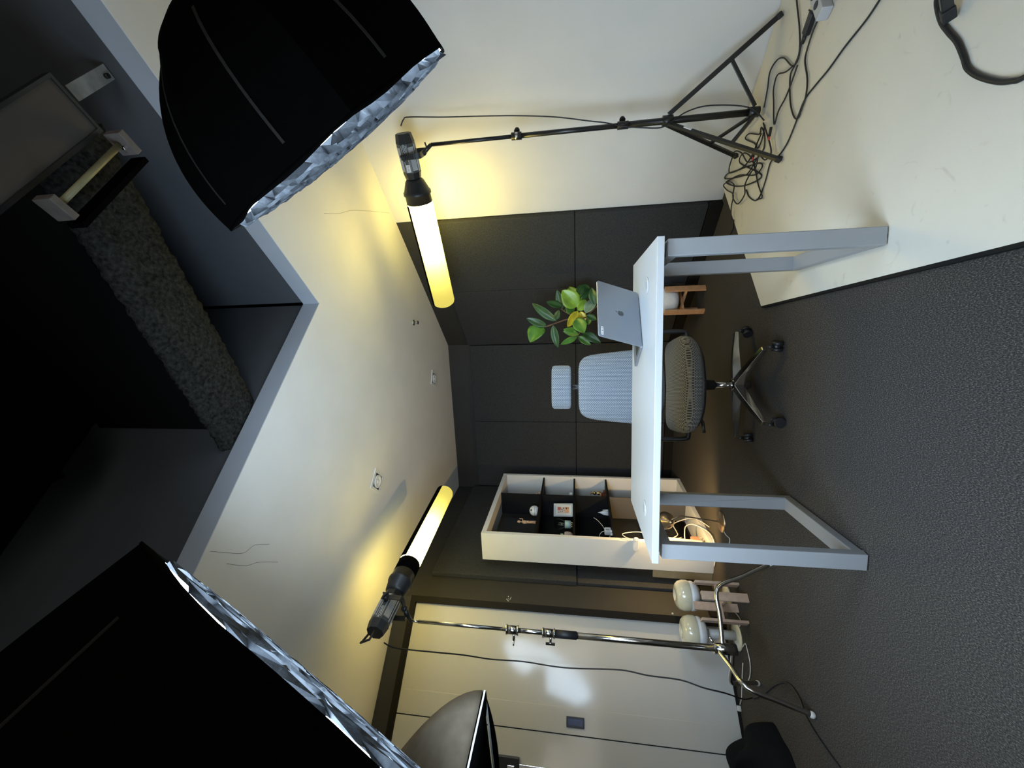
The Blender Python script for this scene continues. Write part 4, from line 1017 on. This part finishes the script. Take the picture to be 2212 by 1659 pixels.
# ------------------------------------------------------------------ big octagonal softboxes
soft_e = plain_emit('softbox_glow', (.62, .80, 1.0), SOFT_POWER)
def softbox(t, C_, nrm, r_, depth, roll, e=2.3, gridd=.014, cell=.042, sides=8, bulge=.030):
    C_ = V(C_); n_ = V(nrm).normalized(); a = n_.cross(V((0, 0, 1))).normalized(); b = n_.cross(a)
    def W(x, y, h): return C_ + a * x + b * y + n_ * h
    rnd = random.Random(5); NS = sides; SUB = 6; nr_ = 22
    def outline(t_):
        """distance factor of the polygon with slightly bowed sides"""
        seg = 2 * math.pi / NS; q = (t_ - roll) % seg - seg / 2
        return math.cos(seg / 2) / math.cos(q) * (1 - .0 * math.cos(q * NS / 2))
    NT = NS * SUB; vs_ = []
    for i in range(nr_ + 1):
        u = i / nr_; rr = r_ * (1 - u ** e) ** (1 / 1.9) if u < 1 else 0
        rr = max(rr, .05)
        for j in range(NT):
            th = 2 * math.pi * j / NT + roll; f_ = outline(th) if u < .85 else 1
            sag = 1 - .025 * math.sin(math.pi * u) * (1 - abs(((j % SUB) / SUB) * 2 - 1)) if u < .95 else 1
            rr2 = rr * f_ * sag; vs_.append(W(rr2 * math.cos(th), rr2 * math.sin(th), -u * depth))
    k = MB().add(vs_, [(i * NT + j, i * NT + (j + 1) % NT, (i + 1) * NT + (j + 1) % NT, (i + 1) * NT + j) for i in range(nr_) for j in range(NT)], False)
    link('fabric_shell', k, black_cloth, t, solid=.004, recalc=False)
    # front skirt
    vs_ = []
    for h in (-.004, gridd):
        for j in range(NT):
            th = 2 * math.pi * j / NT + roll; f_ = outline(th) * r_ * (1.004 if h < 0 else 1.0)
            wob = 1 + .006 * math.sin(th * 13) if h > 0 else 1
            vs_.append(W(f_ * wob * math.cos(th), f_ * wob * math.sin(th), h * (.5 + .2 * math.sin(th * 9))))
    k = MB().add(vs_, [(j, (j + 1) % NT, NT + (j + 1) % NT, NT + j) for j in range(NT)], True)
    link('front_skirt', k, black_cloth, t, solid=.003, recalc=False)
    # glowing diffuser cloth
    pts = [W(outline(2 * math.pi * j / NT + roll) * r_ * .985 * math.cos(2 * math.pi * j / NT + roll), outline(2 * math.pi * j / NT + roll) * r_ * .985 * math.sin(2 * math.pi * j / NT + roll), 0.0) for j in range(NT)]
    link('diffuser_cloth', MB().add(pts, [tuple(range(NT))]), soft_e, t, recalc=False)
    # fabric grid with crinkled cells, bulging a little
    k = MB(); m_ = int(r_ * 2 / cell) + 1
    def ins(x, y):
        rr = math.hypot(x, y); th = math.atan2(y, x) % (2 * math.pi); return rr < outline(th) * r_ * .985
    jit = {}
    def node(i, j):
        if (i, j) not in jit: jit[(i, j)] = (rnd.uniform(-.25, .25) * cell, rnd.uniform(-.25, .25) * cell, rnd.uniform(-.15, .15) * gridd)
        return jit[(i, j)]
    for i in range(-m_, m_ + 1):
        for j in range(-m_, m_ + 1):
            x, y = i * cell * .5, j * cell * .5
            for di, dj in ((1, 0), (0, 1)):
                if (j % 2 if di else i % 2): continue
                x2, y2 = (i + di) * cell * .5, (j + dj) * cell * .5
                if not (ins(x, y) and ins(x2, y2)): continue
                j1, j2 = node(i, j), node(i + di, j + dj)
                def bz(xx, yy): return bulge * (1 - (xx * xx + yy * yy) / (r_ * r_))
                h1 = gridd + bz(x, y) + j1[2]; h2 = gridd + bz(x2, y2) + j2[2]
                k.add([W(x, y, .003), W(x2, y2, .003), W(x2 + j2[0], y2 + j2[1], h2), W(x + j1[0], y + j1[1], h1)], [(0, 1, 2, 3)])
    g = link('fabric_grid', k, eggcloth, t, recalc=False); g['kind'] = 'stuff'
    # rod pockets seen on the outside as pale seams
    for sidx in range(NS):
        th = 2 * math.pi * (sidx + .5) / NS + roll; pts_ = []
        for i in range(10):
            u = .10 + .68 * i / 9; rr = r_ * (1 - u ** e) ** (1 / 1.9) * outline(th) * (1 - .025 * math.sin(math.pi * u)) + .004
            pts_.append(W(rr * math.cos(th), rr * math.sin(th), -u * depth))
        tang = V(W(-math.sin(th), math.cos(th), 0)) - C_
        k = MB()
        for p, q in zip(pts_[:-1], pts_[1:]): k.bar(p, q, .007, .002, tuple((q - p).cross(tang)))
        link('rod_pocket', k, seam_cloth, t)
    # speed ring and lamp body behind
    link('speed_ring', MB().frust(W(0, 0, -depth), W(0, 0, -depth - .04), .075, .07, 32), black_metal, t)
    link('lamp_body', MB().frust(W(0, 0, -depth - .04), W(0, 0, -depth - .30), .06, .06, 8, smooth=False), lamp_grey, t, bevel=.003)
    return W
def stand(t, x, y, ztop, z0, feet):
    pol = link('pole', MB().frust((x, y, z0 + .08), (x, y, ztop), .016, .014, 16), black_metal, t)
    for fx, fy in feet:
        lg = link('leg', MB().bar((x, y, z0 + .52), (fx, fy, z0 + .018), .016, .024), black_metal, t, bevel=.002)
        d = (V((fx, fy, z0 + .018)) - V((x, y, z0 + .52))).normalized()
        link('rubber_foot', MB().bar(V((fx, fy, z0 + .018)) - d * .03, V((fx, fy, z0 + .018)) + d * .004, .026, .028), rubber, lg, bevel=.003)

aR, bR = V((.317, .699, .641)), V((.629, .736, .25))
mR = (aR + bR).normalized(); nR = aR.cross(bR).normalized()
if nR.z > 0: nR = -nR
tilt = R(2.4); nR2 = nR * math.cos(tilt) - mR * math.sin(tilt)
CR = EYE + mR * 1.5
st1 = thing('softbox_light', 'black octagonal softbox with pale fabric grid at the upper right of the room', 'softbox', (1.25, 0.72, 0.02))
W1 = softbox(st1, CR, nR2, .415, .40, R(8), cell=.06)
q = W1(0, 0, -.58)
stand(st1, 1.25, .72, q.z - .05, .02, ((.975, 1.262), (1.85, .75), (1.1, .2)))
link('tilt_bracket', MB().bar((1.25, .72, q.z - .06), tuple(q), .03, .03), black_metal, st1)

aL, bL = V((-.268, .604, .75)), V((-.672, .675, .304))
nL = bL.cross(aL).normalized()
if nL.z > 0: nL = -nL
CLd = (Matrix.Rotation(R(33.2), 3, aL.cross(bL).normalized()) @ aL).normalized()
tilt = R(1.6); nL2 = nL * math.cos(tilt) - CLd * math.sin(tilt)
CL = EYE + CLd * 1.1
st2 = thing('softbox_light', 'huge black softbox with pale fabric grid edge filling the lower left of the photo', 'softbox', (-1.0, .0, 0))
W2 = softbox(st2, CL, nL2, .605, .62, R(0), e=4.5, bulge=.004, gridd=.010, cell=.09)
q = W2(0, 0, -.80)
stand(st2, q.x, q.y, q.z - .05, 0, ((q.x + .3, q.y + .25), (q.x - .4, q.y + .1), (q.x, q.y - .4)))

# small tan softbox near the left picture edge
st3 = thing('softbox_light', 'small softbox with brown outer cloth in front of the white doors', 'softbox', (-1.75, 1.15, 0))
T_ = V((-1.14, 1.48, 1.376)); e1 = V((-.34, -.94, .02)).normalized(); e2 = V((-.94, .34, .0)).normalized()
cs = [T_, T_ + e1 * .62, T_ + e1 * .62 + e2 * .62, T_ + e2 * .62]; ctr = (cs[0] + cs[2]) / 2; apx = ctr + V((0, 0, .42))
for i in range(4):
    p, q = cs[i], cs[(i + 1) % 4]
    def fn(u, v_):
        rr = (1 - v_ ** 1.75) * .93 + .07
        base_ = p.lerp(q, u); z_ = v_ * .42
        pt = ctr + (base_ - ctr) * rr; return V((pt.x, pt.y, ctr.z + z_)) + (ctr - (p + q) / 2).normalized() * (.02 * math.sin(math.pi * u) * (1 - v_))
    link('side_panel', MB().grid(fn, 10, 14), brown_cloth, st3, solid=.003, recalc=False)
k = MB()
for i in range(4): k.bar(cs[i] + V((0, 0, -.004)), cs[(i + 1) % 4] + V((0, 0, -.004)), .004, .006)
link('white_piping', k, label_white, st3)
k = MB()
for i in range(4):
    p, q = cs[i], cs[(i + 1) % 4]; inn = (ctr - (p + q) / 2).normalized() * .02
    def f2(u, v_):
        return p.lerp(q, u) + V((0, 0, -.008)) + inn * v_ - V((0, 0, .028 * math.sin(math.pi * min(1, u * 1.0)) ** .6 * v_))
    k.grid(f2, 14, 2)
link('black_skirt', k, black_cloth, st3, solid=.002, recalc=False)
link('front_cover', MB().add([p + V((0, 0, .004)) for p in cs], [(0, 1, 2, 3)]), black_cloth, st3, recalc=False)
stand(st3, ctr.x, ctr.y, 1.93, 0, ((ctr.x - .35, ctr.y + .3), (ctr.x - .4, ctr.y - .2), (ctr.x + .05, ctr.y - .45)))
link('lamp_body', MB().frust(apx, apx + V((0, 0, .2)), .05, .05, 8, smooth=False), lamp_grey, st3)

# ------------------------------------------------------------------ cables on the floor
def cable(pts, r_, mat, name, label, cat='cable', lift=0.0, k=6, group=None):
    pp_ = smooth_path(pts, k)
    rnd = random.Random(len(pts)); o = link(name, MB().tube([p + V((0, 0, lift)) for p in pp_], r_, 6), mat)
    return tag(o, label, cat, group)
C1 = [(1.30, 1.40, .026), (1.27, 1.53, .026), (1.259, 1.596, .026), (1.259, 1.704, .026), (1.25, 1.806, .026), (1.252, 1.886, .026), (1.25, 1.973, .026), (1.214, 2.03, .026), (1.182, 2.07, .026), (1.144, 2.133, .026), (1.131, 2.21, .026), (1.144, 2.298, .026), (1.086, 2.351, .026), (1.031, 2.417, .026), (1.026, 2.482, .026), (1.086, 2.568, .026), (1.145, 2.606, .026)]
cable(C1, .0035, rubber, 'power_cable', 'long black power cable running across the cream platform past the tripod')
C2 = [(1.80, 2.03, .026), (1.741, 2.036, .026), (1.596, 2.014, .026), (1.492, 2.015, .026), (1.46, 2.055, .026), (1.438, 2.096, .026), (1.319, 2.097, .026), (1.229, 2.065, .026), (1.2, 2.03, .026), (1.221, 1.999, .026), (1.259, 1.965, .026), (1.322, 1.954, .026), (1.416, 1.971, .026), (1.463, 1.942, .026), (1.493, 1.907, .026), (1.522, 1.873, .026), (1.60, 1.93, .03)]
cable(C2, .0035, rubber, 'power_cable', 'black looping cable from the power strip along the right wall', lift=.002)
C3 = [(1.53, 1.96, .032), (1.501, 2.0, .026), (1.46, 2.027, .026), (1.472, 2.075, .026), (1.568, 2.15, .026), (1.61, 2.219, .026), (1.608, 2.292, .026), (1.543, 2.319, .026), (1.47, 2.362, .026)]
cable(C3, .0035, rubber, 'power_cable', 'black cable from the plug to the foot of the tripod pole', lift=.004)
C4 = [(1.462, 2.063, .026), (1.485, 2.13, .026), (1.53, 2.21, .026), (1.493, 2.249, .026), (1.423, 2.25, .026), (1.308, 2.246, .026), (1.345, 2.203, .026), (1.364, 2.131, .026), (1.394, 2.08, .026), (1.436, 2.024, .026)]
cable(C4, .0035, rubber, 'power_cable', 'short bent black cable in front of the tripod leg near the wall', lift=.006)
TA = [(1.377, 2.363), (1.316, 2.386), (1.292, 2.431), (1.352, 2.489), (1.445, 2.602), (1.438, 2.538), (1.368, 2.43), (1.385, 2.396), (1.318, 2.348), (1.26, 2.376), (1.245, 2.461), (1.221, 2.541), (1.251, 2.653), (1.371, 2.93), (1.379, 2.877), (1.31, 2.687), (1.211, 2.432), (1.161, 2.377), (1.175, 2.492), (1.274, 2.687), (1.32, 2.837), (1.346, 2.93), (1.241, 2.761), (1.153, 2.554), (1.131, 2.405), (1.347, 2.686), (1.37, 2.617), (1.277, 2.521), (1.089, 2.434), (1.0, 2.379), (1.026, 2.464)]
TBk = [(1.346, 2.385), (1.317, 2.431), (1.29, 2.521), (1.288, 2.618), (1.36, 2.83), (1.40, 2.84), (1.44, 2.80), (1.45, 2.74), (1.389, 2.651), (1.281, 2.552), (1.241, 2.432)]
TCk = [(1.379, 2.347), (1.254, 2.281), (1.172, 2.262), (1.17, 2.323), (1.239, 2.403), (1.191, 2.432), (1.197, 2.504), (1.165, 2.58), (1.112, 2.594), (1.099, 2.69), (1.181, 2.777), (1.24, 2.746), (1.308, 2.838), (1.33, 2.93), (1.273, 2.879), (1.189, 2.762), (1.132, 2.801), (1.077, 2.8), (1.04, 2.79)]
cable([(x, y, .026 + .004 * (i % 3)) for i, (x, y) in enumerate(TA)], .0038, rubber, 'power_cable', 'big tangled heap of thin black cable on the platform behind the tripod', k=5)
cable([(x, y, .034 + .004 * (i % 2)) for i, (x, y) in enumerate(TBk)], .0038, rubber, 'power_cable', 'black cable loop reaching the white wall in the tangle', k=5)
cable([(x, y, .040 + .003 * (i % 2)) for i, (x, y) in enumerate(TCk)], .0038, rubber, 'power_cable', 'black cable from the tangle running off to the carpet by the baseboard', k=5)
cable([(1.04, 2.79, .03), (1.015, 2.87, .006), (.99, 2.93, .006), (.95, 3.02, .006)], .003, rubber, 'power_cable', 'thin black cable end on the carpet beside the black baseboard')
for (x, y), lab in (((1.262, 2.268), 'black and red cable connector lying near the tripod centre'), ((1.262, 2.462), 'black and red cable connector inside the tangle')):
    t = thing('cable_connector', lab, 'connector', (x, y, .03))
    link('body', MB().tube([(x, y, .045), (x + .035, y - .02, .045)], .007, 8), rubber, t); link('red_sleeve', MB().tube([(x - .016, y + .009, .045), (x, y, .045)], .005, 8), nm('red_rubber', (.45, .04, .03), .5), t)
C5 = [(1.10, 1.30, .028), (1.067, 1.31, .028), (1.038, 1.308, .028), (.99, 1.296, .028), (.943, 1.274, .028), (.897, 1.25, .028), (.843, 1.232, .028), (.807, 1.222, .028), (.767, 1.195, .028), (.72, 1.149, .028), (.695, 1.113, .028), (.685, 1.086, .028), (.68, 1.0, .028)]
cable(C5, .0065, rubber, 'power_cable', 'thick black cable curving over the cream platform at the bottom right corner', lift=.0)
pg = thing('power_plug', 'black moulded plug at the end of the white power strip', 'plug', (1.545, 1.93, .03))
link('body', MB().bar((1.555, 1.885, .038), (1.515, 1.955, .034), .035, .026), black_plastic, pg, bevel=.006); link('strain_relief', MB().tube([(1.515, 1.955, .034), (1.50, 1.985, .03)], [.009, .005], 8), rubber, pg)
p2 = thing('power_strip', 'grey-white power strip on the platform at the right wall', 'power strip', (1.58, 1.83, .02))
link('body', MB().bar((1.468, 1.80, .042), (1.75, 1.90, .042), .05, .042), nm('strip_grey', (.42, .43, .45), .5), p2, bevel=.004)
for i in range(4):
    q = V((1.468, 1.80, .0635)).lerp(V((1.75, 1.90, .0635)), .2 + .2 * i); link('socket', MB().frust(q, q + V((0, 0, .002)), .015, .015, 16), black_plastic, p2)
wc = [([(-1.529, 2.945), (-1.508, 2.857), (-1.51, 2.785), (-1.56, 2.80)], 'white cord curling between the mushroom lamps'),
      ([(-1.66, 2.75), (-1.62, 2.72), (-1.618, 2.697), (-1.682, 2.644), (-1.766, 2.645), (-1.86, 2.70)], 'white cord arching over the carpet in front of the chrome stand legs'),
      ([(-2.06, 2.80), (-2.0, 2.775), (-1.952, 2.77), (-1.843, 2.76), (-1.76, 2.75)], 'white cord running to the small plug by the door')]
for p_, lab in wc: cable([(x, y, .006) for x, y in p_], .003, white_cord, 'lamp_cord', lab, 'cord')
tag(link('white_plug', MB().box((-2.085, 2.80, .012), (.03, .02, .022), .5), white_cord, bevel=.004), 'small white plug on the carpet at the foot of the white door', 'plug')

# ------------------------------------------------------------------ black bag on the carpet
def bagf(u, v_):
    th = 2 * math.pi * u; ph = v_ * math.pi / 2
    rx = .22 * (1 + .10 * math.sin(3 * th + 1) + .06 * math.sin(7 * th)); ry = .36 * (1 + .08 * math.sin(2 * th))
    r0 = math.cos(ph) ** .55 if v_ < 1 else 0
    h = .19 * math.sin(ph) * (1 + .22 * math.sin(th * 4 + ph * 3) + .1 * math.sin(th * 9))
    x, y = rx * r0 * math.cos(th), ry * r0 * math.sin(th); a = R(28)
    return V((-2.02 + x * math.cos(a) - y * math.sin(a) * .0 + y * -.25, 2.26 + y * .62 + x * .25, max(0.001, h)))
bag = thing('cloth_bag', 'slumped black cloth bag on the carpet by the white doors', 'bag', (-2.02, 2.26, 0))
link('body', MB().grid(bagf, 64, 16), cloth_bag, bag)
